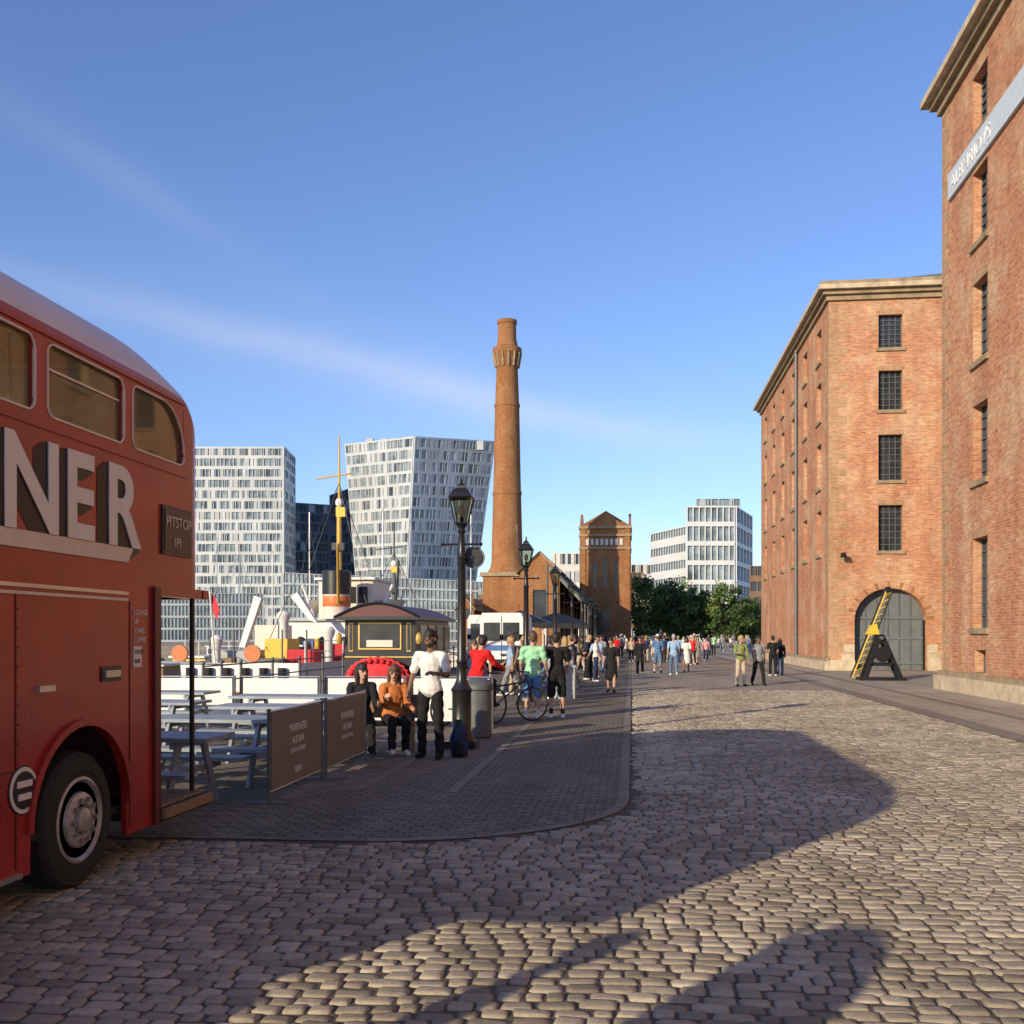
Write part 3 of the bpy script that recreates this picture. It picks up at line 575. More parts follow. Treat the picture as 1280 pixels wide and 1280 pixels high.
def person_mesh(pose,outfit,hair='short',vox=.009,fem=False,beard=False,bag=False,cap=False):
    g=lambda k,d=0: pose.get(k,d)*math.pi/180
    P=[]; X=Vector((1,0,0)); V=Vector
    def part(a,b,r0,r1,l,k=1.,side=X): P.append((V(a),V(b),r0,r1,l,k,side))
    hz=.92; hip=V((0,0,hz)); ln=g('lean'); up=V((0,-math.sin(ln),math.cos(ln))); fw=V((0,-math.cos(ln),-math.sin(ln)))
    T=lambda x,y,z: hip+X*x+fw*(-y)+up*(z-hz)
    sw=.165 if fem else .19
    top,pan=('top','pants')
    if outfit=='dress': pan='top'
    part(T(0,0,.95),T(0,0,.98),.115,.11,pan,1.38); part(T(0,0,1.02),T(0,0,1.12),.108,.10,top,1.32 if not fem else 1.18); part(T(0,0,1.12),T(0,-.005,1.30),.102,.122,top,1.3)
    part(T(0,0,1.28),T(0,.005,1.38),.12,.085,top,1.42); part(T(-sw+.03,.01,1.415),T(sw-.03,.01,1.415),.062,.062,top,.95,up)
    if outfit!='dress': part(T(0,0,.955),T(0,0,1.02),.130,.120,top,1.36)
    else: part(T(0,0,.98),T(0,0,1.05),.118,.1,top,1.32)
    if fem:
        for s in(-1,1): part(T(s*.07,-.065,1.27),T(s*.07,-.06,1.28),.055,.05,top)
    part(T(0,.012,1.43),T(0,.0,1.53),.056,.05,'skin')
    ht=g('head'); hn=g('nod'); hc=T(0,-.012,1.52)
    ca,sa=math.cos(ht),math.sin(ht)
    hs=X*ca-fw*sa; hf=fw*ca+X*sa; hu=up
    hf2=hf*math.cos(hn)-hu*math.sin(hn); hu=hu*math.cos(hn)+hf*math.sin(hn); hf=hf2
    Hd=lambda x,y,z: hc+hs*x+hf*(-y)+hu*(z-1.52)
    part(Hd(0,.012,1.665),Hd(0,.0,1.66),.092,.09,'skin',.86,hs); part(Hd(0,-.03,1.64),Hd(0,-.04,1.60),.068,.06,'skin',.9,hs)
    part(Hd(0,-.045,1.565),Hd(0,-.052,1.56),.045,.04,'beard' if beard else 'skin',1.1,hs)
    part(Hd(0,-.098,1.645),Hd(0,-.112,1.615),.009,.015,'skin'); 
    for s in(-1,1):
        part(Hd(s*.079,.005,1.645),Hd(s*.082,.01,1.615),.017,.012,'skin'); part(Hd(s*.033,-.089,1.650),Hd(s*.036,-.089,1.650),.0125,.0125,'eye'); part(Hd(s*.02,-.095,1.672),Hd(s*.05,-.085,1.672),.007,.007,'hair')
    part(Hd(-.02,-.094,1.585),Hd(.02,-.094,1.585),.010,.010,'lip')
    if hair!='bald':
        part(Hd(0,.03,1.68),Hd(0,-.012,1.705),.098,.086,'cap' if cap else 'hair',.9,hs); part(Hd(0,.055,1.62),Hd(0,.05,1.66),.07,.085,'hair',1.05,hs)
        if cap: part(Hd(0,-.09,1.70),Hd(0,-.15,1.69),.03,.02,'cap',2.2,hs)
    if hair=='long':
        part(Hd(0,.06,1.62),Hd(0,.075,1.40),.085,.05,'hair',1.2,hs)
        for s in(-1,1): part(Hd(s*.075,.01,1.66),Hd(s*.085,.01,1.44),.035,.028,'hair')
    if hair=='bun': part(Hd(0,.12,1.70),Hd(0,.13,1.70),.045,.04,'hair')
    if beard: part(Hd(-.055,-.04,1.60),Hd(.055,-.04,1.60),.035,.035,'beard')
    for s,n_ in((-1,'r'),(1,'l')):
        a=g(n_+'a',4); ab=g(n_+'ab',9); el=g(n_+'e',14); tw=g(n_+'tw',0)
        sh=T(s*sw,.012,1.405)
        d=(X*s*math.sin(ab)+(fw*math.sin(a)-up*math.cos(a))*math.cos(ab)).normalized(); e_=sh+d*.28
        a2=a+el; d2=(X*s*math.sin(ab*.4-tw)+(fw*math.sin(a2)-up*math.cos(a2))*math.cos(ab*.4-tw)).normalized(); w=e_+d2*.245
        sl='top' if outfit not in('vest',) else 'skin'
        part(sh,sh+d*.19,.066,.064,sl) if sl=='top' else part(sh,sh+d*.17,.056,.05,sl)
        part(sh,e_,.05,.040,'skin'); part(e_,w,.040,.026,'skin')
        if outfit in('jacket','longsleeve'): part(sh,e_,.064,.055,'top'); part(e_,e_+d2*.225,.055,.042,'top')
        sd=d2.cross(fw); sd=sd.normalized() if sd.length>.2 else X.copy(); pn=sd.cross(d2).normalized(); 
        hw_=pn
        part(w,w+d2*.075,.025,.026,'skin',1.45,hw_); th=hw_
        side=th*(1 if th.dot(fw)>0 else -1)
        pal=d2.cross(side).normalized(); pal=pal if pal.dot(X)*s<0 else -pal
        for j,(o_,ln_) in enumerate(((.030,.068),(.010,.078),(-.010,.072),(-.029,.056))):
            b0=w+d2*.085+side*o_; b1=b0+(d2*.9+pal*.35).normalized()*ln_*.5; b2=b1+(d2*.6+pal*.75).normalized()*ln_*.5
            part(b0,b1,.0092,.0088,'skin'); part(b1,b2,.0088,.0078,'skin')
        b0=w+d2*.02+side*.028; b1=b0+(d2*.6+side*.6+pal*.3).normalized()*.04; part(b0,b1,.013,.011,'skin'); part(b1,b1+(d2*.8+pal*.4).normalized()*.03,.011,.009,'skin')
    for s,n_ in((-1,'r'),(1,'l')):
        a=g(n_+'h'); kb=g(n_+'k',3); sp=g('spread',3)
        h=hip+X*s*.088+V((0,0,-.02)); d=V((s*math.sin(sp),-math.sin(a)*math.cos(sp),-math.cos(a)*math.cos(sp))); kn=h+d*.42
        a2=a-kb; d2=V((s*math.sin(sp)*.3,-math.sin(a2),-math.cos(a2))).normalized(); an=kn+d2*.41
        tr=outfit in('trousers','jacket','longsleeve','tee','vest')
        if tr: part(h,kn,.094,.070,'pants'); part(kn,an,.069,.060,'pants')
        elif outfit=='shorts': part(h,kn-d*.02,.097,.088,'pants'); part(kn,kn+d2*.14,.052,.056,'skin'); part(kn+d2*.14,an,.055,.036,'skin'); part(an-d2*.12,an,.046,.040,'sock')
        else: part(h,kn,.085,.055,'skin'); part(kn,kn+d2*.13,.05,.052,'skin'); part(kn+d2*.13,an,.052,.034,'skin')
        fa=min(0,a2)*.6; fd=V((s*.12,-math.cos(fa),math.sin(fa))).normalized()
        heel=an+V((0,.035,-.035)); part(heel,an+fd*.15+V((0,0,-.045)),.042,.034,'shoe',1.1); part(an,heel,.042,.042,'shoe')
    if outfit=='dress':
        k=hip+V((0,-.01,0)); part(k,k+V((0,0,-.38)),.13,.16,'top',1.3)
    if bag: part(T(-.0,.16,1.18),T(0,.15,1.36),.085,.075,'bag',1.5)
    v=[];f=[]
    for p in P: capsule(v,f,p[0],p[1],p[2],p[3],p[5],p[6])
    me=bpy.data.meshes.new('tmp'); me.from_pydata(v,[],f); o=bpy.data.objects.new('tmp',me); sc.collection.objects.link(o)
    md=o.modifiers.new('r','REMESH'); md.mode='VOXEL'; md.voxel_size=vox; md.use_smooth_shade=True
    s_=o.modifiers.new('s','SMOOTH'); s_.iterations=2; s_.factor=.4
    dg=bpy.context.evaluated_depsgraph_get(); dg.update(); me2=bpy.data.meshes.new_from_object(o.evaluated_get(dg)); bpy.data.objects.remove(o)
    nv=len(me2.vertices); co=np.empty(nv*3); me2.vertices.foreach_get('co',co); co=co.reshape(-1,3)
    nf=len(me2.polygons); ctr=np.empty(nf*3); me2.polygons.foreach_get('center',ctr); ctr=ctr.reshape(-1,3)
    best=np.full(nf,9.); lab=np.zeros(nf,int); LB=['skin','hair','top','pants','shoe','eye','lip','sock','beard','bag','cap']
    for a,b,r0,r1,l,k,sd in P:
        a=np.array(a);b=np.array(b);d=b-a;L2=max(1e-9,d@d); t=np.clip(((ctr-a)@d)/L2,0,1); q=ctr-(a+t[:,None]*d)
        if k!=1:
            dn=d/math.sqrt(L2); s=np.array(sd); s=s-dn*(s@dn); s=s/max(1e-6,np.linalg.norm(s)); c=q@s; q=q-np.outer(c*(1-1/k),s)
        dist=np.linalg.norm(q,axis=1)-(r0+(r1-r0)*t)
        if l in('eye','lip','hair','beard'): dist=dist-.003
        if l in('top','pants','shoe','cap'): dist=dist-.004
        u=dist<best; best[u]=dist[u]; lab[u]=LB.index(l)
    # fold-like creases pushed into clothed vertices
    vl=np.zeros(nv); cnt=np.zeros(nv)
    zmin=co[:,2].min()
    fold=.006*np.sin(co[:,2]*38+co[:,0]*21+2*np.sin(co[:,1]*25))
    cl_=np.isin(lab,[2,3])
    mask=np.zeros(nv,bool)
    ls=np.empty(nf,np.int32); me2.polygons.foreach_get('loop_start',ls); lt=np.empty(nf,np.int32); me2.polygons.foreach_get('loop_total',lt); lv=np.empty(len(me2.loops),np.int32); me2.loops.foreach_get('vertex_index',lv)
    mask[lv[np.repeat(cl_,lt)]]=True
    nr=np.empty(nv*3); me2.vertices.foreach_get('normal',nr); nr=nr.reshape(-1,3); co+=nr*(fold*mask)[:,None]
    if 'seat' in pose: dz=pose['seat']-(hz-.105)
    else: dz=-zmin
    co[:,2]+=dz; me2.vertices.foreach_set('co',co.reshape(-1)); me2.materials.clear()
    for i in range(len(LB)): me2.materials.append(EYE)
    me2.polygons.foreach_set('material_index',lab.astype(np.int32)); me2.polygons.foreach_set('use_smooth',[True]*nf)
    me2.update(); return me2
def place(me,xy,face,H,sk,hr,top,pan,shoe='black',z=0,sock='white',bagc='black',capc='white',name='person'):
    o=bpy.data.objects.new(name,me); sc.collection.objects.link(o); o.location=(xy[0],xy[1],z); o.rotation_euler=(0,0,math.radians(face)); s=H/1.765; o.scale=(s,s,s)
    ms=[SK[sk],HR[hr],CL[top],CL[pan],CL[shoe],EYE,LIP,CL[sock],HR[0],CL[bagc],CL[capc]]
    for i,m_ in enumerate(ms): o.material_slots[i].link='OBJECT'; o.material_slots[i].material=m_
    return o
man=person_mesh(dict(ra=5,rab=14,re=20,la=18,lab=16,le=80,ltw=35,lh=4,rh=-3,spread=6,head=-12),'tee',beard=True,vox=.008)
place(man,(-2.82,14.2),-8,1.80,1,0,'white','black','black',bagc='white')
wa=person_mesh(dict(rh=82,lh=86,rk=95,lk=80,ra=30,la=35,re=60,le=55,lean=4,seat=.46,head=25),'longsleeve','long',fem=True,vox=.008)
wb=person_mesh(dict(rh=88,lh=84,rk=88,lk=98,ra=45,la=25,re=75,le=60,lean=10,seat=.46,head=-20,nod=8),'longsleeve','long',fem=True,vox=.008)
place(wa,(-3.95,14.7),20,1.66,0,0,'black','black'); place(wb,(-3.50,14.75),28,1.66,0,1,'orange','black','white')
cg=person_mesh(dict(ra=8,la=12,rab=12,lab=12,re=25,le=30,lh=3,rh=-4,spread=4,head=15),'shorts',vox=.01)
place(cg,(-2.02,20.9),176,1.80,0,1,'green','blue','white')
cb=person_mesh(dict(ra=14,la=25,rab=8,lab=10,re=40,le=60,lh=3,rh=-3,spread=3,head=-30),'shorts',vox=.01)
place(cb,(-1.55,21.2),190,1.78,0,0,'black','black','white',sock='black')
wl=person_mesh(dict(ra=12,la=-14,re=30,le=15,lh=14,rh=-12,rk=14,lk=6,head=0),'dress','bun',fem=True,vox=.012)
place(wl,(-.62,30.8),-6,1.66,0,0,'black','black')
rd=person_mesh(dict(rh=78,lh=70,rk=80,lk=60,ra=55,la=55,re=35,le=35,lean=18,seat=.86,head=10),'jacket','short',vox=.010)
place(rd,(-2.95,19.25),150,1.72,0,0,'red','black')
VAR=[]
specs=[(dict(lh=22,rh=-16,rk=22,lk=6,la=-16,ra=20,le=18,re=25),'tee','short',False),
(dict(lh=-18,rh=20,lk=24,rk=5,la=18,ra=-14,le=22,re=15),'jacket','long',True),
(dict(lh=2,rh=-2,la=10,ra=8,le=60,re=20),'tee','short',False),
(dict(lh=18,rh=-14,rk=20,lk=5,la=-10,ra=16),'shorts','short',False),
(dict(lh=-15,rh=17,lk=22,rk=4,la=14,ra=-12),'dress','long',True),
(dict(lh=14,rh=-12,rk=16,lk=4,ra=40,re=70),'longsleeve','bun',True),
(dict(lh=3,rh=-3,ra=12,la=6,re=85,le=15,head=20),'jacket','short',False),
(dict(lh=16,rh=-15,rk=18,lk=4,la=-14,ra=14),'vest','long',True)]
for i,(p,o_,h,fm) in enumerate(specs): VAR.append(person_mesh(p,o_,h,.014,fm,bag=(i in(1,6)),cap=(i==3)))
tops=['white','black','grey','navy','sky','blue','red','beige','olive','pink','white','black','navy','grey','green']; pans=['black','denim','navy','grey','khaki','beige','denim','black']
def pers(px,Y,v,top,pan,face=None,H=1.72,hr=None):
    xy=C((px-640)/1280*Y,Y); place(VAR[v],xy,random.choice([0,180,10,170,-15,190]) if face is None else face,H,random.choice([0,0,2,1]),random.choice([0,1,2,3]) if hr is None else hr,top,pan,random.choice(['black','white']))
pers(926,34.6,6,'olive','beige',20,1.70,2); pers(948,35.2,0,'grey','black',10,1.74,0); pers(966,43,2,'black','black',190,1.68); pers(975,43.6,1,'black','denim',175,1.6)
pers(842,43.5,0,'sky','denim',180,1.8); pers(822,46,3,'blue','denim',185,1.78); pers(858,47.5,4,'white','beige',0,1.66); pers(800,44,1,'black','black',0,1.7); pers(800,52,0,'red','black',0,1.7)
pers(866,58,7,'red','black',180); pers(745,38,2,'white','navy',90); pers(752,47,5,'grey','denim'); pers(735,41,6,'navy','black',60)
pers(716,33,6,'black','navy',100); pers(706,30,1,'grey','denim',200); pers(694,27.5,2,'beige','denim',230)
pers(592,21.5,1,'navy','black',40,1.66); pers(600,23.2,0,'white','black',-30); pers(668,26,5,'pink','black',180)
for g_ in range(24):
    Y0=random.uniform(55,120); px0=random.uniform(765,900) if Y0<80 else random.uniform(742,930)
    if px0>885 and Y0<70: Y0+=25
    fc=random.choice([0,180])+random.uniform(-25,25)
    for j in range(random.choice([1,2,2,3,4])):
        pers(px0+random.uniform(-14,14)*60/Y0,Y0+random.uniform(-1,1),random.randrange(8),random.choice(tops),random.choice(pans),fc+random.uniform(-12,12),random.uniform(1.55,1.84))
for i in range(11):
    Y=random.uniform(28,60); pers(640+1280*(random.uniform(-3.6,-1.2)*CT+Y*ST)/Y,Y,random.randrange(8),random.choice(tops),random.choice(pans),random.uniform(0,360))
# ---------------------------------------------------------------- furniture
def picnic(cx,cy,L_=1.8):
    mb=MB(); h=L_/2
    for k in range(5): mb.box(cx-h,cx+h,cy-.36+k*.148,cy-.36+k*.148+.135,.71,.75,GREYB)
    for s in(-1,1):
        for k in range(2): mb.box(cx-h,cx+h,cy+s*.68-.14+k*.145,cy+s*.68-.005+k*.145,.42,.46,GREYB)
    for sx in(-1,1):
        x=cx+sx*(h-.35)
        mb.box(x-.02,x+.02,cy-.8,cy+.8,.35,.42,GREYB); mb.box(x-.022,x+.018,cy-.35,cy+.35,.64,.71,GREYB)
        for s in(-1,1): mb.prism([(x+.021,cy+s*.22,.71),(x+.021,cy+s*.32,.71),(x+.021,cy+s*.66,0),(x+.021,cy+s*.55,0)],(.04,0,0),GREYB)
    return mb.obj('picnic_table',False)
for p in((-4.95,9.75),(-4.95,11.9),(-4.95,14.0),(-7.2,10.0),(-7.3,12.3),(-7.3,14.7),(-5.6,16.3),(-8.2,17.2)): picnic(*p)
def banner(y0,y1,x,lines,mt=BANNER,rot=None):
    e=empty('banner_barrier'); mb=MB()
    mb.box(x-.012,x+.012,y0+.05,y1-.05,.14,.93,mt)
    for y in(y0,y1): mb.cyl((x,y,0),(x,y,.98),.022,n=10,m=IRON); mb.box(x-.25,x+.25,y-.04,y+.04,0,.02,IRON)
    mb.cyl((x,y0,.95),(x,y1,.95),.016,n=8,m=CHROME); mb.cyl((x,y0,.12),(x,y1,.12),.012,n=8,m=CHROME)
    mb.obj('panel',True,e)
    yc=(y0+y1)/2
    for s_,sz,z_ in lines: text(s_,sz,WHITEG,(x+.014,yc,z_),RX,e,ext=.0015,align='CENTER')
    return e
banner(10.2,12.0,-3.72,[('MARINERS',.13,.68),('ALE BAR',.11,.55),('QUAY & COFFEE',.07,.45),('OPEN',.10,.22)])
banner(12.1,13.95,-3.70,[('MARINERS',.13,.66),('ALE BAR',.11,.52),('QUAY & COFFEE',.07,.41)])
for k in range(4):
    e=empty('white_barrier'); mb=MB(); x0=-9.0+k*1.62; y=18.6+k*.12
    mb.box(x0+.05,x0+1.5,y-.012,y+.012,.12,.92,WHITE)
    for x in(x0,x0+1.55): mb.cyl((x,y,0),(x,y,.97),.022,n=8,m=IRON); mb.box(x-.04,x+.04,y-.22,y+.22,0,.02,IRON)
    mb.cyl((x0,y,.95),(x0+1.55,y,.95),.015,n=8,m=CHROME); mb.obj('panel',True,e)
mb=MB(); mb.box(-4.3,-3.15,14.62,15.05,.41,.46,WOOD); mb.box(-4.3,-3.15,15.02,15.07,.5,.85,WOOD)
for x in(-4.2,-3.25): mb.box(x-.03,x+.03,14.65,15.02,0,.41,IRON); mb.box(x-.03,x+.03,15.0,15.02,.41,.85,IRON)
mb.obj('bench',False)
mb=MB(); mb.lathe([(.06,0),(.12,.02),(.13,.15),(.125,.3),(.09,.4),(.03,.43)],(-2.45,14.45,0),(0,0,1),12,CL['navy']); mb.lathe([(.05,0),(.08,.03),(.08,.15),(.04,.2)],(-2.45,14.34,.03),(0,0,1),10,CL['black']); mb.cyl((-2.5,14.45,.42),(-2.4,14.45,.42),.012,n=6,m=CL['black']); mb.obj('rucksack')
mb=MB(); mb.lathe([(.2,0),(.24,.03),(.24,.8),(.27,.82),(.27,.9),(.2,.98),(.06,1.02)],(-2.6,17.2,0),(0,0,1),20,IRON); mb.obj('litter_bin')
for p in((-1.9,28.3),(-2.3,33)):
    mb=MB(); mb.box(p[0]-.35,p[0]+.35,p[1]-.35,p[1]+.35,0,.85,GREYP); mb.box(p[0]-.38,p[0]+.38,p[1]-.38,p[1]+.38,.85,.9,GREYP); mb.obj('stone_planter',False)
def bike(cx,cy,rot,name='tricycle',three=True):
    mb=MB(); mb.M=Matrix.Translation((cx,cy,0))@Matrix.Rotation(rot,4,'Z')
    def wh(x,y,r):
        n=24
        for i in range(n):
            a,b_=2*math.pi*i/n,2*math.pi*(i+1)/n
            mb.cyl((x,y+r*math.cos(a),r+.02+r*math.sin(a)),(x,y+r*math.cos(b_),r+.02+r*math.sin(b_)),.02,n=6,m=BLACKM)
            if i%2==0: mb.cyl((x,y,r+.02),(x,y+r*math.cos(a),r+.02+r*math.sin(a)),.003,n=4,m=CHROME,caps=False)
        mb.cyl((x-.04,y,r+.02),(x+.04,y,r+.02),.03,n=8,m=CHROME)
    wh(0,-.7,.33)
    for x in((-.35,.35) if three else (0,)): wh(x,.5,.33)
    if three: mb.cyl((-.35,.5,.35),(.35,.5,.35),.02,m=IRON)
    for a,b_ in(((0,-.7,.35),(0,-.55,.95)),((0,-.55,.85),(0,.1,.35)),((0,.1,.35),(0,.25,.8)),((0,-.55,.8),(0,.2,.7)),((0,.1,.35),(0,.5,.35)),((0,.5,.35),(0,.25,.75)),((-.28,-.5,1.0),(.28,-.5,1.0))): mb.cyl(a,b_,.018,n=8,m=BLACK)
    mb.box(-.1,.1,.12,.38,.8,.85,BLACK)
    mb.obj(name)
bike(-3.0,19.3,math.radians(150)); bike(-2.6,20.2,math.radians(120),'bicycle',False)
# carriage kiosk
e=empty('carriage_kiosk'); mb=MB(); x0,x1,y0,y1=-7.55,-5.65,26.4,31.2
mb.box(x0,x1,y0+.02,y1,.45,2.2,BLACK)
n=12; arcp=[(x0-.18+(x1-x0+.36)*i/n,2.2+.36*math.sin(math.pi*i/n)) for i in range(n+1)]
mb.prism([(a,y0-.35,b_) for a,b_ in arcp],(0,y1-y0+.6,0),MAROON); mb.box(x0-.2,x1+.2,y0-.37,y1+.27,2.13,2.22,BLACK)
for i in range(n):
    (a,b_),(c,d)=arcp[i],arcp[i+1]; mb.cyl((a,y0-.37,b_),(c,y0-.37,d),.035,n=6,m=BLACK)
xc=(x0+x1)/2
mb.box(xc-.58,xc+.58,y0-.02,y0+.02,1.35,2.06,GOLD); mb.box(xc-.54,xc+.54,y0-.03,y0,1.39,2.02,WINGL); mb.box(xc-.35,xc+.35,y0-.05,y0-.03,1.42,1.6,CREAM)
for s in(-1,1):
    mb.box(xc+s*.78-.06,xc+s*.78+.06,y0-.015,y0+.02,1.3,2.05,GOLD); mb.box(xc+s*.78-.045,xc+s*.78+.045,y0-.025,y0,1.33,2.02,BLACK)
    mb.lathe([(.05,-.1),(.09,0),(.07,.14),(.02,.2)],(x0-.12 if s<0 else x1+.12,y0-.12,1.6),(0,0,1),8,GOLD)
mb.box(x0,x1,y0-.02,y0,1.14,1.17,GOLD)
for i in range(13):
    t0,t1=math.pi*i/13,math.pi*(i+1)/13; tm=(t0+t1)/2
    mb.prism([(xc,y0-.5,.62),(xc+.82*math.cos(t0),y0-.32,.62+.52*math.sin(t0)),(xc+.86*math.cos(tm),y0-.3,.62+.56*math.sin(tm)),(xc+.82*math.cos(t1),y0-.32,.62+.52*math.sin(t1))],(0,.14,0),REDC)
    mb.blob((xc+.7*math.cos(tm),y0-.39,.62+.44*math.sin(tm)),(.07,.06,.07),REDC,8,6)
mb.box(xc-.85,xc+.85,y0-.75,y0-.2,.5,.62,REDC); mb.box(xc-.9,xc+.9,y0-.8,y0+.02,.4,.5,BLACK)
for y in np.arange(y0+.5,y1-.5,1.2):
    mb.box(x1-.01,x1+.02,y,y+.9,1.25,2.0,GOLD); mb.box(x1,x1+.03,y+.03,y+.87,1.28,1.97,WINGL)
mb.obj('body',True,e)
for i,(x,y) in enumerate(((x0-.02,y0+.7),(x1+.1,y0+.7),(x0-.02,y1-.8),(x1+.1,y1-.8))):
    mb=MB(); n=20
    for k in range(n):
        a,b_=2*math.pi*k/n,2*math.pi*(k+1)/n; mb.cyl((x,y+.45*math.cos(a),.47+.45*math.sin(a)),(x,y+.45*math.cos(b_),.47+.45*math.sin(b_)),.035,n=6,m=GOLD)
        if k%2==0: mb.cyl((x,y,.47),(x,y+.45*math.cos(a),.47+.45*math.sin(a)),.018,n=5,m=REDC)
    mb.cyl((x-.06,y,.47),(x+.06,y,.47),.07,n=10,m=GOLD); mb.obj('wheel_%d'%(i+1),True,e)
# ---------------------------------------------------------------- ship in the dock
e=empty('moored_ship'); mb=MB(); X0,X1,Y0,Y1=-14.6,-9.9,31,57; xc=(X0+X1)/2
def hullsec(t):
    w=min(1,.82+.18*min(1,t/.12)) if t<.5 else max(.02,1-((t-.5)/.5)**2.6); return w*(X1-X0)/2
N_=26; rowsz=[(-2.6,.75,BLACK),(-1.0,.93,BLACK),(-.2,.98,BLACK),(-.05,.985,ORNG),(.35,1,WHITE),(.85,1.02,WHITE)]
for k in range(N_):
    for j in range(len(rowsz)-1):
        for s in(-1,1):
            q=[]
            for (kk,jj) in((k,j),(k+1,j),(k+1,j+1),(k,j+1)):
                t=kk/N_; q.append((xc+s*hullsec(t)*rowsz[jj][1],Y0+(Y1-Y0)*t,rowsz[jj][0]+(.9*max(0,t-.6)**1.5*3 if jj>2 else 0)))
            mb.poly(q,rowsz[j+1][2])
for j in range(len(rowsz)-1):
    a,b_=rowsz[j],rowsz[j+1]; w=hullsec(0); mb.poly([(xc-w*a[1],Y0,a[0]),(xc+w*a[1],Y0,a[0]),(xc+w*b_[1],Y0,b_[0]),(xc-w*b_[1],Y0,b_[0])],b_[2])
mb.poly([(xc+s*hullsec(k/N_)*.98,Y0+(Y1-Y0)*k/N_,.3) for s,ks in((1,range(N_+1)),(-1,range(N_,-1,-1))) for k in ks],WOOD)
for k in range(6): mb.cyl((xc-1.6+k*.6,Y0-.1,.7),(xc-1.6+k*.6,Y0-.1,-.6),.13,n=10,m=BLACKM)
mb.obj('hull',True,e); mb=MB()
def bx_(a,b_,c,d,f,g_,m_): mb.box(a,b_,c,d,f,g_,m_)
bx_(xc-1.5,xc+1.5,40,47,.3,2.3,WHITE); bx_(xc-1.7,xc+1.7,39.8,47.3,2.3,2.38,GREYP); bx_(xc-1.2,xc+1.2,43,46,2.38,4.1,CREAM); bx_(xc-1.35,xc+1.35,42.8,46.2,4.1,4.2,WHITE)
for k in range(4): bx_(xc-1.0+k*.52,xc-.6+k*.52,42.96,43.0,3.1,3.8,WINGL)
for k in range(3): mb.cyl((xc-1.0+k*.9,39.97,1.5),(xc-1.0+k*.9,40.0,1.5),.17,n=14,m=WINGL)
for k in range(5): bx_(xc+1.5,xc+1.52,40.6+k*1.25,41.3+k*1.25,1.2,1.8,WINGL)
mb.lathe([(.55,2.3),(.55,3.4),(.58,3.45),(.53,3.6)],(xc+.1,41.3,0),(0,0,1),18,CREAM); mb.lathe([(.56,3.4),(.6,3.42),(.6,4.35),(.5,4.4)],(xc+.1,41.3,0),(0,0,1),18,BLACK); mb.lathe([(.565,2.9),(.575,2.92),(.575,3.3),(.565,3.32)],(xc+.1,41.3,0),(0,0,1),18,ORNG)
bx_(xc-1.9,xc-.6,33.5,35.5,.3,1.2,GREYP); bx_(xc-.3,xc+.5,34,35.3,.3,1.6,YEL); bx_(xc+.5,xc+1.6,37,38.2,.3,1.4,REDC); bx_(xc-1.8,xc-.9,37,38.6,.3,2.1,CREAM); bx_(xc+1.0,xc+1.9,32.5,33.6,.3,1.25,REDC); bx_(xc-.1,xc+1.0,32.2,33.2,.3,.95,IRON)
for k in range(7):
    a=random.uniform(-2,2); y=random.uniform(31.6,39); bx_(xc+a-.2,xc+a+.2,y,y+.4,.3,random.uniform(.9,1.7),random.choice([IRON,GREENP,BLUEP,WOOD,YEL,BLACK]))
for k in range(6):
    a=-2+k*.8; mb.lathe([(.2,-.05),(.27,-.05),(.27,.05),(.2,.05)],(xc+a,31.05,1.15),(0,1,0),14,ORNG) if k%3==0 else mb.cyl((xc+a,31.5,.3),(xc+a,31.5,1.9),.03,n=6,m=IRON)
mb.lathe([(.3,-.3),(.1,-.29),(.1,.29),(.3,.3)],(xc+.2,36.4,1.2),(1,0,0),16,IRON); mb.cyl((xc-.4,36.4,.3),(xc-.4,36.4,1.6),.09,n=8,m=YEL); mb.cyl((xc+.8,36.4,.3),(xc+.8,36.4,1.6),.09,n=8,m=YEL)
for p,r in(((xc-1.6,33,1.3),.13),((xc+1.5,35.5,1.6),.15),((xc-.6,36.8,2.2),.16)): mb.lathe([(r,-1.2),(r,0),(r*1.5,.15),(r*1.7,.3),(r*.9,.42)],p,(0,0,1),12,WHITE)
mb.prism([(xc-1.3,34.2,1.3),(xc-1.1,34.2,1.3),(xc-.5,34.2,3.0),(xc-.75,34.2,3.1)],(0,.25,0),WHITE); mb.prism([(xc-.2,38.6,2.3),(xc+.1,38.6,2.2),(xc-.7,38.6,3.4),(xc-.95,38.6,3.2)],(0,.25,0),WHITE)
for sx in(-1,1):
    for i in range(8):
        t0,t1=i/8,(i+1)/8; w=lambda t:.5*math.sin(math.pi*max(.03,min(.97,t)))**.6
        q=[(xc+sx*1.75,43+3*t0,2.7),(xc+sx*1.75,43+3*t1,2.7)]
        for s in(-1,1): mb.poly([q[0],q[1],(xc+sx*1.75+s*w(t1),43+3*t1,3.25),(xc+sx*1.75+s*w(t0),43+3*t0,3.25)],WHITE)
    for y in(43.2,45.8): mb.cyl((xc+sx*1.4,y,2.3),(xc+sx*2.0,y,3.9),.05,n=6,m=WHITE)
mx,my=C((424-640)/1280*44,44)
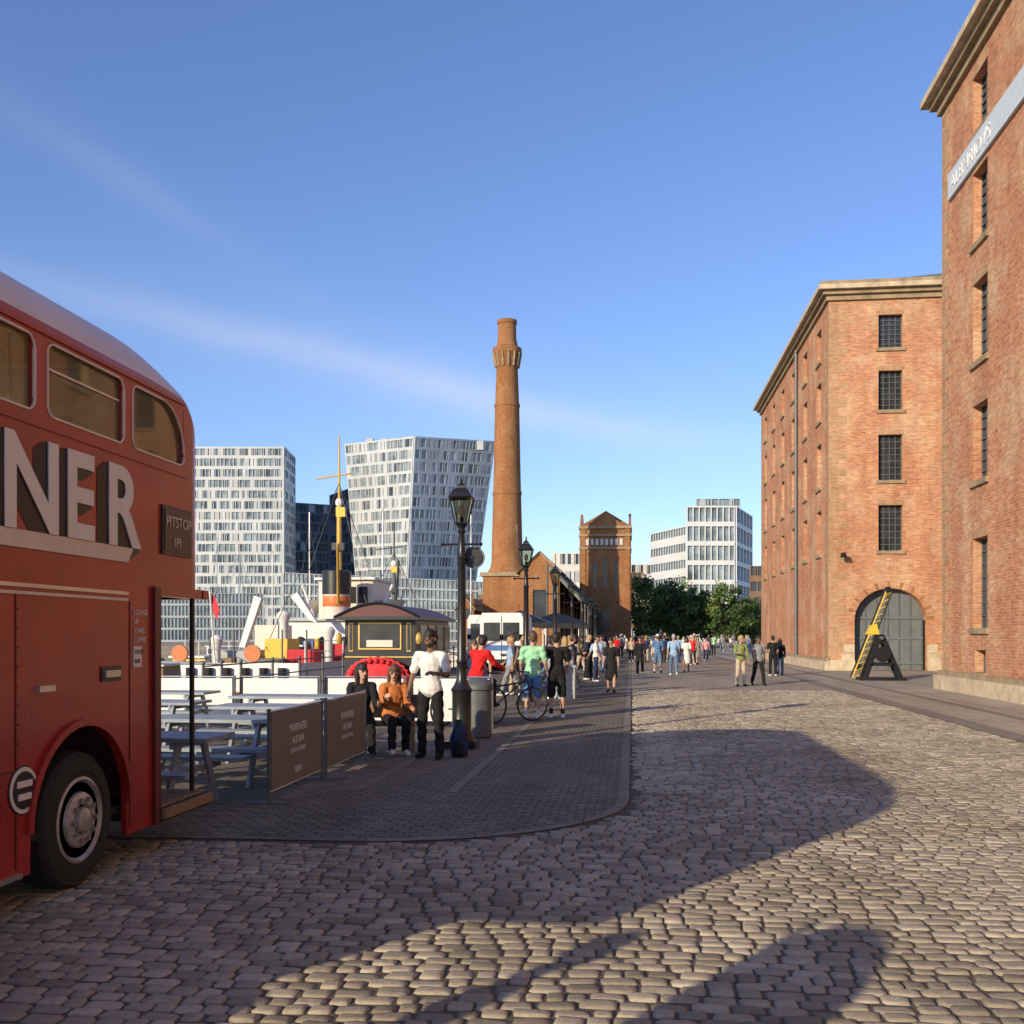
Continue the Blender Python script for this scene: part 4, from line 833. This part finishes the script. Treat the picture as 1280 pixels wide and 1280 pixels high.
def mast(mx,my,H,m_):
    mb.cyl((mx,my,.5),(mx,my,H*.72),.14,.10,n=12,m=m_); mb.cyl((mx,my,H*.72),(mx,my,H),.06,.03,n=8,m=m_)
    mb.cyl((mx-1.0,my,H*.82),(mx+.5,my,H*.84),.035,n=6,m=m_); mb.blob((mx,my,H*.72),(.18,.18,.2),WHITE,8,5); mb.box(mx-.12,mx+.28,my-.1,my+.1,H*.66,H*.70,YEL)
    mb.box(mx-.25,mx+.25,my-.3,my-.1,H*.52,H*.55,BLACK); mb.cyl((mx,my-.1,1.6),(mx+1.4,my-5,5.2),.07,.05,n=8,m=m_)
    for dx,dy in((-2,-1.5),(2,-1.5),(-2,2),(2,2),(0,-9),(0,11)): mb.cyl((mx,my,H*.8),(mx+dx,my+dy,1.2),.012,n=4,m=BLACK)
    for k in range(1,10):
        z_=1.2+(H*.8-1.2)*k/12; t=1-k/12*1.0
        mb.cyl((mx+2*t*.98,my-1.5*t,z_),(mx+2*t*.98,my+2*t,z_),.008,n=4,m=BLACK)
mast(mx,my,10.3,BUFF); mast(xc,52,7.5,IRON)
for s in(-1,1):
    for k in range(14):
        y=Y0+.4+k*1.5
        t=(y-Y0)/(Y1-Y0); x=xc+s*hullsec(t)*1.0; mb.cyl((x,y,.8),(x,y,1.55),.02,n=5,m=WHITE)
        if k<13:
            x2=xc+s*hullsec((y+1.5-Y0)/(Y1-Y0)); 
            for z_ in(1.2,1.54): mb.cyl((x,y,z_),(x2,y+1.5,z_),.013,n=4,m=WHITE)
mb.cyl((xc-.9,Y0+.2,.8),(xc-.9,Y0-.2,3.1),.03,n=6,m=WHITE); mb.poly([(xc-.9,Y0-.1,3.0),(xc-.85,Y0-.1,2.5),(xc-.7,Y0-.15,2.2),(xc-.62,Y0-.12,2.5),(xc-.75,Y0-.1,2.9)],REDC)
mb.obj('superstructure_and_rigging',True,e)
def boat(cx,cy,L_,W_,hc,cab,rot,mastH=0,name='moored_boat'):
    mb=MB(); mb.M=Matrix.Translation((cx,cy,-2.2))@Matrix.Rotation(rot,4,'Z'); n=12
    w=lambda t: W_/2*(1 if t<.5 else max(.03,1-((t-.5)/.5)**2.2))
    for k in range(n):
        for s in(-1,1):
            a,b_=k/n,(k+1)/n
            mb.poly([(s*w(a)*.8,L_*a,-.3),(s*w(b_)*.8,L_*b_,-.3),(s*w(b_),L_*b_,1.3+.3*b_),(s*w(a),L_*a,1.3+.3*a)],hc)
    mb.poly([(-w(0)*.8,0,-.3),(w(0)*.8,0,-.3),(w(0),0,1.3),(-w(0),0,1.3)],hc)
    mb.poly([(s*w(k/n)*.97,L_*k/n,1.2+.3*k/n) for s,ks in((1,range(n+1)),(-1,range(n,-1,-1))) for k in ks],WOOD)
    mb.box(-W_*.3,W_*.3,L_*.2,L_*.55,1.2,2.7,cab); mb.box(-W_*.33,W_*.33,L_*.18,L_*.57,2.7,2.8,WHITE); mb.box(-W_*.301,W_*.301,L_*.25,L_*.5,2.0,2.5,WINGL)
    if mastH:
        mb.cyl((0,L_*.6,1.2),(0,L_*.6,mastH),.07,.04,n=8,m=CHROME); mb.cyl((0,L_*.6,2.6),(0,L_*.1,2.8),.06,n=8,m=WHITE); mb.cyl((-W_*.3,L_*.6,mastH*.62),(W_*.3,L_*.6,mastH*.62),.02,n=5,m=CHROME)
        for p in((-W_/2,L_*.5,1.3),(W_/2,L_*.5,1.3),(0,L_*.98,1.5),(0,0,1.3)): mb.cyl((0,L_*.6,mastH*.95),p,.012,n=4,m=IRON)
    mb.obj(name)
boat(-19,36,11,3.2,BLACK,WOOD,.1); boat(-24,50,12,3.4,BLACK,YEL,-.2,9); boat(-16,62,12,3.4,BLUEP,WHITE,.15,13.5); boat(-13,70,11,3,WHITE,CREAM,0,14.5); boat(-22,68,10,3,GREENP,WHITE,.3,13); boat(-30,80,12,3.6,WHITE,ORNG,.2,12); boat(-14,86,12,3.4,REDC,WHITE,.1,15); boat(-38,95,14,4,BLACK,WHITE,.6,14); boat(-20,82,11,3.2,BLACK,CREAM,-.1,15); boat(-11.6,96,12,3.2,WHITE,WHITE,0,15)
def railing(P,name='quay_railing',m_=IRON,h=1.1):
    mb=MB()
    for (a,b_) in zip(P[:-1],P[1:]):
        a=Vector(a);b_=Vector(b_); L_=(b_-a).length; n=max(1,int(L_/1.8))
        for i in range(n+1):
            p=a.lerp(b_,i/n); mb.cyl((p.x,p.y,0),(p.x,p.y,h),.035,n=6,m=m_); mb.blob((p.x,p.y,h+.04),(.05,.05,.05),m_,6,4)
        for z_ in(.4,.75,h-.02): mb.cyl((a.x,a.y,z_),(b_.x,b_.y,z_),.018,n=5,m=m_)
    mb.obj(name)
railing([(-8.9,20.5),(-8.9,33)]); railing([(-8.9,36),(-8.9,84)]); railing([(-26,22.2),(-9.2,22.2)])
for k in range(9):
    mb=MB(); p=(-8.2,24+k*7); mb.lathe([(.2,0),(.16,.08),(.13,.3),(.15,.45),(.2,.5),(.19,.58),(.08,.64)],(p[0],p[1],0),(0,0,1),12,BLACK); mb.obj('mooring_bollard')
def stall(cx,cy,w,d,h,roof,body,name='market_stall'):
    mb=MB(); mb.box(cx-w/2,cx+w/2,cy-d/2,cy+d/2,0,1.0,body); mb.box(cx-w/2-.05,cx+w/2+.05,cy-d/2-.1,cy+d/2,1.0,1.05,WHITE)
    for a in(-1,1):
        for b_ in(-1,1): mb.cyl((cx+a*(w/2-.04),cy+b_*(d/2-.04),1),(cx+a*(w/2-.04),cy+b_*(d/2-.04),h),.03,n=6,m=CHROME)
    mb.add([(cx-w/2-.2,cy-d/2-.2,h),(cx+w/2+.2,cy-d/2-.2,h),(cx+w/2+.2,cy+d/2+.2,h),(cx-w/2-.2,cy+d/2+.2,h),(cx,cy,h+.7)],[(0,1,4),(1,2,4),(2,3,4),(3,0,4),(0,3,2,1)],roof)
    mb.box(cx-w/2-.2,cx+w/2+.2,cy-d/2-.21,cy-d/2-.19,h-.25,h,roof); mb.obj(name,False)
stall(-6.2,57,3,2.4,2.4,BLACK,BLUEP); stall(-4.6,62,3,2.4,2.4,BLACK,GREYP); stall(-4.5,70,3,2.4,2.4,BLACK,WHITE)
def van(x,y,L_,name,c):
    mb=MB(); mb.prism([(x-1,y,.45),(x+1,y,.45),(x+1,y,2.5),(x+.9,y,2.75),(x-.9,y,2.75),(x-1,y,2.5)],(0,L_,0),WHITE)
    mb.prism([(x-1,y+L_,.45),(x-1,y+L_+1.3,.45),(x-1,y+L_+1.4,1.2),(x-1,y+L_+.8,1.45),(x-1,y+L_+.3,2.3),(x-1,y+L_,2.6)],(2,0,0),WHITE)
    for s in(-1,1): mb.box(x+s*.45-.38,x+s*.45+.38,y-.02,y,1.45,2.3,WINGL); mb.box(x+s*.9-.05,x+s*.9+.05,y-.03,y,.9,1.3,REDC)
    mb.box(x-.98,x+.98,y-.06,y,.42,.6,BLACK); mb.box(x-1.012,x+1.012,y,y+L_,1.5,1.75,c); mb.box(x-.95,x+.95,y-.022,y-.001,1.0,1.25,c); mb.box(x-.01,x+.01,y-.025,y,.6,2.6,BLACK)
    for yy in(y+.9,y+L_+.3):
        for sx in(-1,1): mb.cyl((x+sx*1.0,yy,.35),(x+sx*.78,yy,.35),.35,n=18,m=BLACKM); mb.cyl((x+sx*1.012,yy,.35),(x+sx*.99,yy,.35),.18,n=12,m=CHROME)
    mb.obj(name)
van(-6.0,47,4,'white_van',BLUEP); van(-7.4,52,3.6,'white_van',GREYP)
# ---------------------------------------------------------------- pump house
e=empty('chimney'); mb=MB(); cx,cy=C(-.5,105); 
mb.box(cx-2.2,cx+2.2,cy-2.2,cy+2.2,0,7.6,BR_PUMP); mb.box(cx-2.45,cx+2.45,cy-2.45,cy+2.45,7.6,8.0,STONE_D); mb.box(cx-2.3,cx+2.3,cy-2.3,cy+2.3,0,.9,STONE_D)
mb.lathe([(2.1,8.0),(1.75,8.5),(1.62,9.2),(1.60,10),(1.45,16),(1.52,16.05),(1.52,16.35),(1.43,16.4),(1.26,25),(1.33,25.05),(1.33,25.3),(1.24,25.35),(1.10,29.0),(1.16,29.1),(1.42,30.4),(1.5,30.5),(1.5,31.0),(1.12,31.2),(.95,32.0),(.93,33.5),(1.02,33.55),(1.02,33.9),(.8,33.92)],(cx,cy,0),(0,0,1),24,BR_PUMP)
for k in range(14):
    t=2*math.pi*k/14; mb.cyl((cx+1.22*math.cos(t),cy+1.22*math.sin(t),29.1),(cx+1.45*math.cos(t),cy+1.45*math.sin(t),30.5),.12,n=4,m=STONE_D)
mb.obj('shaft',True,e)
e=empty('pump_house'); mb=MB(); x0,x1,y0,y1=-9.6,-6.2,88,124; H=7.2
def gab(x0,x1,y0,y1,H,pk,m_,rf):
    xc=(x0+x1)/2; w=x1-x0
    wall(mb,(x0,y0,0),(1,0,0),(0,-1,0),w,H,[(w/2-.6,w/2+.6,3.2,5.6)],.25,m_)
    wquad(mb,(x0,y0,0),(1,0,0),(0,-1,0),[(w/2-.6,3.2,-.2),(w/2+.6,3.2,-.2),(w/2+.6,5.6,-.2),(w/2-.6,5.6,-.2)],WINGL)
    mb.poly([(x0,y0,H),(x1,y0,H),(xc,y0,pk)],m_); mb.poly([(x0,y1,0),(x1,y1,0),(x1,y1,H),(xc,y1,pk),(x0,y1,H)],m_)
    ops=[(1.5+3*k,2.9+3*k,1.2,4.6) for k in range(int((y1-y0)/3)-1)]
    for (xx,nx) in((x1,1),(x0,-1)):
        wall(mb,(xx,y0,0),(0,1,0),(nx,0,0),y1-y0,H,ops,.25,m_)
        for a,b_,c,d in ops: wquad(mb,(xx,y0,0),(0,1,0),(nx,0,0),[(a,c,-.2),(b_,c,-.2),(b_,d,-.2),(a,d,-.2)],WINGL)
    for s,xx in((-1,x0-.35),(1,x1+.35)): mb.poly([(xx,y0-.3,H-.2),(xx,y1+.3,H-.2),(xc,y1+.3,pk+.12),(xc,y0-.3,pk+.12)],rf)
    for s,xx in((-1,x0-.2),(1,x1+.2)): mb.cyl((xx,y0-.05,H-.1),(xc,y0-.05,pk+.05),.12,n=4,m=STONE_D)
gab(x0,x1,y0,y1,H,8.8,BR_PUMP,SLATE); gab(-16.4,-14.9,96,112,4.2,5.2,BR_PUMP,SLATE); gab(-13.9,-9.9,108.5,122,6.6,8.4,BR_PUMP,SLATE)
mb.add([(-6.1,74,6.9),(-6.1,118,6.9),(-3.5,118,4.2),(-3.5,74,4.2)],[(0,1,2,3)],BLACK); mb.add([(-6.1,74,6.85),(-3.5,74,4.15),(-3.5,74,3.9),(-6.1,74,6.6)],[(0,1,2,3)],SLATE)
for k in range(9): mb.cyl((-3.6,74+k*5.4,0),(-3.6,74+k*5.4,4.1),.08,n=6,m=BLACK); mb.cyl((-6.1,74+k*5.4,0),(-6.1,74+k*5.4,6.8),.08,n=6,m=BLACK); mb.cyl((-6.1,74+k*5.4,6.95),(-3.5,74+k*5.4,4.25),.05,n=4,m=IRON)
x0,x1,y0,y1=-5.9,-.25,119,124.6; H=14.0; w=x1-x0
for (O,u,nn) in(((x0,y0,0),(1,0,0),(0,-1,0)),((x1,y0,0),(0,1,0),(1,0,0)),((x0,y0,0),(0,1,0),(-1,0,0)),((x0,y1,0),(1,0,0),(0,1,0))):
    ops=[(w*.28-.22,w*.28+.22,7.2,10.2),(w*.5-.25,w*.5+.25,7.2,10.6),(w*.72-.22,w*.72+.22,7.2,10.2),(w*.5-.5,w*.5+.5,2,4.6)]
    wall(mb,O,u,nn,w,H,ops,.3,BR_PUMP)
    for a,b_,c,d in ops: wquad(mb,O,u,nn,[(a,c,-.25),(b_,c,-.25),(b_,d,-.25),(a,d,-.25)],WINGL)
    for a,b_ in((0,.55),(w-.55,w)): wbox(mb,O,u,nn,a,b_,0,H-.01,.003,.14,BR_PUMP)
    wbox(mb,O,u,nn,-.14,w+.14,11.6,11.85,.003,.2,STONE_D); wbox(mb,O,u,nn,-.14,w+.14,13.1,13.35,.003,.24,STONE_D)
    for k in range(8): wbox(mb,O,u,nn,.6+k*(w-1.2)/8,.6+(k+.6)*(w-1.2)/8,12.1,12.8,.003,.12,PALE)
    Ov=Vector(O)+Vector(u)*w/2+Vector(nn)*.16
    mb.prism([tuple(Ov+Vector(u)*a+Vector((0,0,b_))) for a,b_ in((-2.2,H+.3),(2.2,H+.3),(0,H+2.0))],tuple(Vector(nn)*-.3),BR_PUMP)
mb.box(x0-.25,x1+.25,y0-.25,y1+.25,H,H+.3,STONE_D)
mb.add([(x0-.1,y0-.1,H+.3),(x1+.1,y0-.1,H+.3),(x1+.1,y1+.1,H+.3),(x0-.1,y1+.1,H+.3),((x0+x1)/2,(y0+y1)/2,H+2.4)],[(0,1,4),(1,2,4),(2,3,4),(3,0,4)],BR_PUMP)
mb.obj('walls_and_roof',False,e)
# ---------------------------------------------------------------- distant blocks
def facade(mb,BL,BR,TL,TR,nf,nc,gl,pan,seed=1,sp=.32,prob=.45,off=.35,slant=0):
    R=random.Random(seed); BL,BR,TL,TR=map(Vector,(BL,BR,TL,TR)); nn=(BR-BL).cross(TL-BL).normalized()
    f=lambda u,v,o: BL.lerp(BR,u).lerp(TL.lerp(TR,u),v)+nn*o
    for i in range(nf):
        for j in range(6): mb.poly([f(j/6,i/nf,0),f((j+1)/6,i/nf,0),f((j+1)/6,(i+1)/nf,0),f(j/6,(i+1)/nf,0)],gl)
    def pn(u0,u1,v0,v1,o,m_):
        a=[f(u0,v0,-.05),f(u1,v0,-.05),f(u1,v1,-.05),f(u0,v1,-.05),f(u0,v0,o),f(u1,v0,o),f(u1,v1,o),f(u0,v1,o)]
        mb.add(a,[(4,5,6,7),(0,1,5,4),(1,2,6,5),(2,3,7,6),(3,0,4,7)],m_)
    for i in range(nf):
        v0=i/nf
        for j in range(6): pn(j/6,(j+1)/6,v0,v0+sp/nf,off,pan)
        j=0
        while j<nc:
            wd=R.choice([.5,1,1,1.5]) if prob>0 else 1
            q=R.random()
            if q<prob: pn(j/nc,min(1,(j+wd*.8)/nc),v0+sp/nf,(i+1)/nf,off-.006,pan if R.random()<.6 else GREYP)
            else:
                pn(j/nc,min(1,(j+.16)/nc),v0+sp/nf,(i+1)/nf,off-.012,pan)
                if q>.9 and prob>0: pn((j+.2)/nc,min(1,(j+wd*.95)/nc),v0+sp/nf,(i+1)/nf,.06,DGLASS)
            j+=wd
    pn(0,1,1-.004,1+.006,off+.01,pan); pn(-.002,.012,0,1,off+.004,pan); pn(.988,1.002,0,1,off+.004,pan)
def P3(px,Y,py=None,z=None):
    x,y=C((px-640)/1280*Y,Y); return (x,y,z if z is not None else 1.75+(793-py)*Y/1280)
mb=MB(); zt=1.75+(793-560)*300/1280
a,b_,c=(150,300),(355,300),(368,318)
facade(mb,P3(*a,z=0),P3(*b_,z=0),P3(*a,z=zt),P3(*b_,z=zt),18,44,BGLASS,TOWERP,3,.30,.30)
facade(mb,P3(*b_,z=0),P3(*c,z=0),P3(*b_,z=zt),P3(*c,z=zt),18,6,BGLASS,TOWERP,4,.30,.38)
d=P3(150,340,z=0); mb.poly([P3(*a,z=zt),P3(*b_,z=zt),P3(*c,z=zt),(d[0],d[1],zt)],GREYP); mb.poly([P3(*c,z=0),P3(*c,z=zt),(d[0],d[1],zt),d],TOWERP)
mb.obj('white_tower_block',False)
mb=MB(); 
facade(mb,P3(452,318,z=0),P3(505,300,z=0),P3(432,318,z=60.5),P3(518,300,py=547),17,20,BGLASS,TOWERP,5,.26,.38)
facade(mb,P3(505,300,z=0),P3(584,322,z=0),P3(518,300,py=547),P3(618,322,py=553),17,24,BGLASS,TOWERP,6,.26,.42)
mb.poly([P3(432,318,z=60.5),P3(518,300,py=547),P3(618,322,py=553),P3(560,350,z=60)],GREYP); mb.poly([P3(452,318,z=0),P3(432,318,z=60.5),P3(560,350,z=60),P3(560,350,z=0)],TOWERP); mb.poly([P3(584,322,z=0),P3(618,322,py=553),P3(560,350,z=60),P3(560,350,z=0)],TOWERP)
for px_ in(462,480,540,600): 
    q=P3(px_,312,z=0); mb.box(q[0]-1,q[0]+1,q[1],q[1]+2,58,61.5 if px_<500 else 60.8,GREYP)
mb.obj('leaning_white_building',False)
DC=mat('dark_cladding',(.10,.13,.17),.3)
mb=MB(); facade(mb,P3(350,345,z=0),P3(412,330,z=0),P3(350,345,py=628),P3(412,330,py=632),14,10,DGLASS,DC,7,.2,.15); facade(mb,P3(412,330,z=0),P3(475,350,z=0),P3(412,330,py=620),P3(475,350,py=598),14,10,DGLASS,DC,8,.2,.15); mb.obj('dark_glass_building',False)
mb=MB(); facade(mb,P3(150,235,z=0),P3(330,240,z=0),P3(150,235,py=742),P3(330,240,py=742),4,40,BGLASS,GREYP,9,.18,0); facade(mb,P3(352,236,z=0),P3(610,236,z=0),P3(352,236,py=716),P3(610,236,py=728),6,50,BGLASS,GREYP,10,.16,0)
mb.poly([P3(352,236,py=716),P3(610,236,py=728),P3(610,270,py=735),P3(352,270,py=725)],WHITEP); mb.obj('glass_pavilion',False)
mb=MB()
facade(mb,P3(858,220,z=0),P3(918,220,z=0),P3(858,220,py=634),P3(918,220,py=634),7,8,BGLASS,WHITEP,11,.24,0,.5)
facade(mb,P3(918,220,z=0),P3(938,238,z=0),P3(918,220,py=634),P3(938,238,z=29),7,5,BGLASS,WHITEP,12,.24,0,.5)
mb.poly([P3(858,220,py=634),P3(918,220,py=634),P3(938,238,z=29.1),P3(880,240,z=29.1)],GREYP)
facade(mb,P3(813,222,z=0),P3(857,222,z=0),P3(813,222,py=668),P3(857,222,py=658),7,14,BGLASS,WHITEP,13,.5,0)
facade(mb,P3(870,223,py=634),P3(925,223,py=634),P3(870,223,py=624),P3(925,223,py=624),1,6,BGLASS,GREYP,14,.2,.3)
mb.obj('white_apartment_building',False)
mb=MB(); 
for px0,px1,Y,top,m_ in((937,985,200,708,BROWNB),(785,815,240,706,PALE),(786,803,210,716,BROWNB),(690,728,200,692,PALE),(700,735,260,700,BROWNB),(598,622,210,735,BROWNB),(200,262,330,700,GREYP)):
    facade(mb,P3(px0,Y,z=0),P3(px1,Y,z=0),P3(px0,Y,py=top),P3(px1,Y,py=top),5,8,DGLASS,m_,px0,.4,.5)
mb.obj('distant_buildings',False)
# ---------------------------------------------------------------- trees
LM=[mat('leaf_dark',(.045,.08,.018),.7,var=.3),mat('leaf_mid',(.08,.13,.028),.7,var=.3),mat('leaf_light',(.15,.20,.045),.7,var=.3)]
BARK=mat('bark',(.09,.07,.05),.9,var=.3)
def tree(cx,cy,H,R,seed):
    r_=np.random.default_rng(seed); e=empty('tree'); mb=MB()
    mb.cyl((cx,cy,0),(cx,cy,H*.45),.22,.13,n=8,m=BARK)
    for k in range(7):
        t=k*2.4; mb.cyl((cx,cy,H*(.22+.03*k)),(cx+R*.6*math.cos(t),cy+R*.6*math.sin(t),H*(.5+.05*k)),.09,.03,n=5,m=BARK)
    mb.obj('trunk',True,e)
    V=[];MI=[]
    for c in range(62):
        d=r_.normal(size=3); d/=np.linalg.norm(d); q=d*r_.uniform(.45,1)**.6*np.array([R,R,H*.42])*r_.uniform(.85,1.18); cc=np.array([cx,cy,H*.56])+q
        if cc[2]<H*.16: cc[2]=H*.16+r_.uniform(0,.5)
        rad=r_.uniform(.45,1.0); n=60; P=cc+r_.normal(size=(n,3))*rad*.48
        a=r_.normal(size=(n,3)); a/=np.linalg.norm(a,axis=1)[:,None]; b=np.cross(a,r_.normal(size=(n,3))); b/=np.linalg.norm(b,axis=1)[:,None]; s=r_.uniform(.10,.2,(n,1))
        V.append(np.stack([P-a*s-b*s*.6,P+a*s-b*s*.6,P+a*s+b*s*.6,P-a*s+b*s*.6],1).reshape(-1,3)); k=int(np.clip(r_.normal(1.1,.9),0,2)); MI+= [k]*n
    V=np.concatenate(V); nq=len(V)//4; me=bpy.data.meshes.new('crown'); me.from_pydata(V.tolist(),[],np.arange(nq*4).reshape(-1,4).tolist()); 
    for m_ in LM: me.materials.append(m_)
    me.polygons.foreach_set('material_index',MI); o=bpy.data.objects.new('crown',me); sc.collection.objects.link(o); o.parent=e
for i,(px,Y,H,R) in enumerate(((800,132,9.6,2.6),(822,138,8.8,2.8),(846,134,8.8,2.7),(862,142,8.8,2.6),(886,136,7.4,2.6),(908,132,8.3,2.9),(928,138,7.0,2.3),(838,150,9,3),(942,150,6,2.2))):
    x,y=C((px-640)/1280*Y,Y); tree(x,y,H,R,i+20)
# ---------------------------------------------------------------- unseen things added out of view to throw the near shadows
mb=MB(); fx,fy=-2.85,.2; d=Vector((.838,-.536,0)); pts=[(-.02,.5),(.62,.7),(.70,1.5),(.68,1.95),(.55,2.2),(.35,2.32),(.12,2.30),(-.02,2.12)]
mb.cyl((fx,fy,0),(fx,fy,2.3),.025,n=8,m=IRON); mb.prism([(fx+d.x*a,fy+d.y*a,z_) for a,z_ in pts],(.006,.01,0),CL['grey']); mb.box(fx-.25,fx+.25,fy-.25,fy+.25,0,.04,IRON); mb.obj('added_shadow_flag')  # invented flag, shaped to cast the rounded shadow on the setts
place(VAR[2],(-3.0,1.35),60,1.72,0,1,'grey','denim')  # unseen figure added only for its small shadow
# ---------------------------------------------------------------- light, sky, camera
EL=math.radians(17.2); hx,hy=.536,.838
sun=bpy.data.lights.new('sun','SUN'); sun.energy=5.0; sun.angle=math.radians(.5); sun.color=(1,.83,.58)
so=bpy.data.objects.new('sun',sun); sc.collection.objects.link(so)
so.rotation_euler=Vector((hx*math.cos(EL),hy*math.cos(EL),-math.sin(EL))).to_track_quat('-Z','Y').to_euler()
w=bpy.data.worlds.new('World'); sc.world=w; w.use_nodes=True; N=w.node_tree.nodes; L=w.node_tree.links; bg=N['Background']
sky=N.new('ShaderNodeTexSky'); sky.sky_type='NISHITA'; sky.sun_disc=False; sky.sun_elevation=EL; sky.sun_rotation=math.atan2(-hx,-hy); sky.air_density=1.0; sky.dust_density=.3; sky.ozone_density=2.5
bg.inputs['Strength'].default_value=.125
tint=N.new('ShaderNodeMixRGB'); tint.blend_type='MULTIPLY'; tint.inputs['Fac'].default_value=1; tint.inputs['Color2'].default_value=(1.20,1.25,1.62,1); L.new(sky.outputs['Color'],tint.inputs['Color1'])
tc=N.new('ShaderNodeTexCoord')
def dirp(px,py):
    X=(px-640)/1280; Z=(793-py)/1280; x,y=C(X,1); return Vector((x,y,Z)).normalized()
def vdot(v):
    k=N.new('ShaderNodeVectorMath'); k.operation='DOT_PRODUCT'; k.inputs[1].default_value=v; L.new(tc.outputs['Generated'],k.inputs[0]); return k.outputs['Value']
def M_(op,a,b=None):
    k=N.new('ShaderNodeMath'); k.operation=op
    for i,q in enumerate((a,b)):
        if q is None: continue
        if isinstance(q,(int,float)): k.inputs[i].default_value=q
        else: L.new(q,k.inputs[i])
    return k.outputs[0]
nz=N.new('ShaderNodeTexNoise'); nz.inputs['Scale'].default_value=5; nz.inputs['Detail'].default_value=6; L.new(tc.outputs['Generated'],nz.inputs['Vector'])
wob=M_('MULTIPLY',M_('SUBTRACT',nz.outputs['Fac'],.5),.04)
def streak(p1,p2,pm,k1,k2,a1,a2,fl):
    d1,d2=dirp(*p1),dirp(*p2); nrm=d1.cross(d2).normalized(); tan=(d2-d1).normalized()
    dd=M_('ADD',vdot(nrm),wob); dq=M_('MULTIPLY',dd,dd)
    g=M_('POWER',2.718,M_('MULTIPLY',dq,-k1)); g2=M_('POWER',2.718,M_('MULTIPLY',dq,-k2))
    am=M_('SUBTRACT',vdot(tan),tan.dot(dirp(*pm))); fade=M_('POWER',2.718,M_('MULTIPLY',M_('MULTIPLY',am,am),-fl))
    return M_('MULTIPLY',M_('ADD',M_('MULTIPLY',g,a1),M_('MULTIPLY',g2,a2)),fade)
n4=N.new('ShaderNodeTexNoise'); n4.inputs['Scale'].default_value=3; n4.inputs['Detail'].default_value=7; mp=N.new('ShaderNodeMapping'); mp.inputs['Scale'].default_value=(1.2,1.2,6); mp.inputs['Rotation'].default_value=(0,.25,0)
L.new(tc.outputs['Generated'],mp.inputs['Vector']); L.new(mp.outputs['Vector'],n4.inputs['Vector'])
st=M_('ADD',streak((180,385),(950,592),(480,470),4200.,420.,.26,.10,13.),M_('ADD',streak((560,505),(960,560),(760,540),5000.,900.,.12,.05,30.),streak((0,130),(330,330),(120,200),9000.,1500.,.05,.03,40.)))
cl=M_('MULTIPLY',st,M_('ADD',n4.outputs['Fac'],.35))
mxs=N.new('ShaderNodeMixRGB'); mxs.inputs['Color2'].default_value=(6.8,7.0,7.4,1); L.new(cl,mxs.inputs['Fac']); L.new(tint.outputs['Color'],mxs.inputs['Color1']); L.new(mxs.outputs['Color'],bg.inputs['Color'])
cam=bpy.data.cameras.new('camera'); cam.sensor_width=36; cam.lens=36; cam.shift_y=153/1280.; cam.clip_end=5000; cam.clip_start=.05
co=bpy.data.objects.new('camera',cam); sc.collection.objects.link(co); co.location=(0,0,1.75); co.rotation_euler=(math.radians(90),0,TH); sc.camera=co
sc.view_settings.view_transform='Standard'; sc.view_settings.look='None'; sc.view_settings.exposure=0
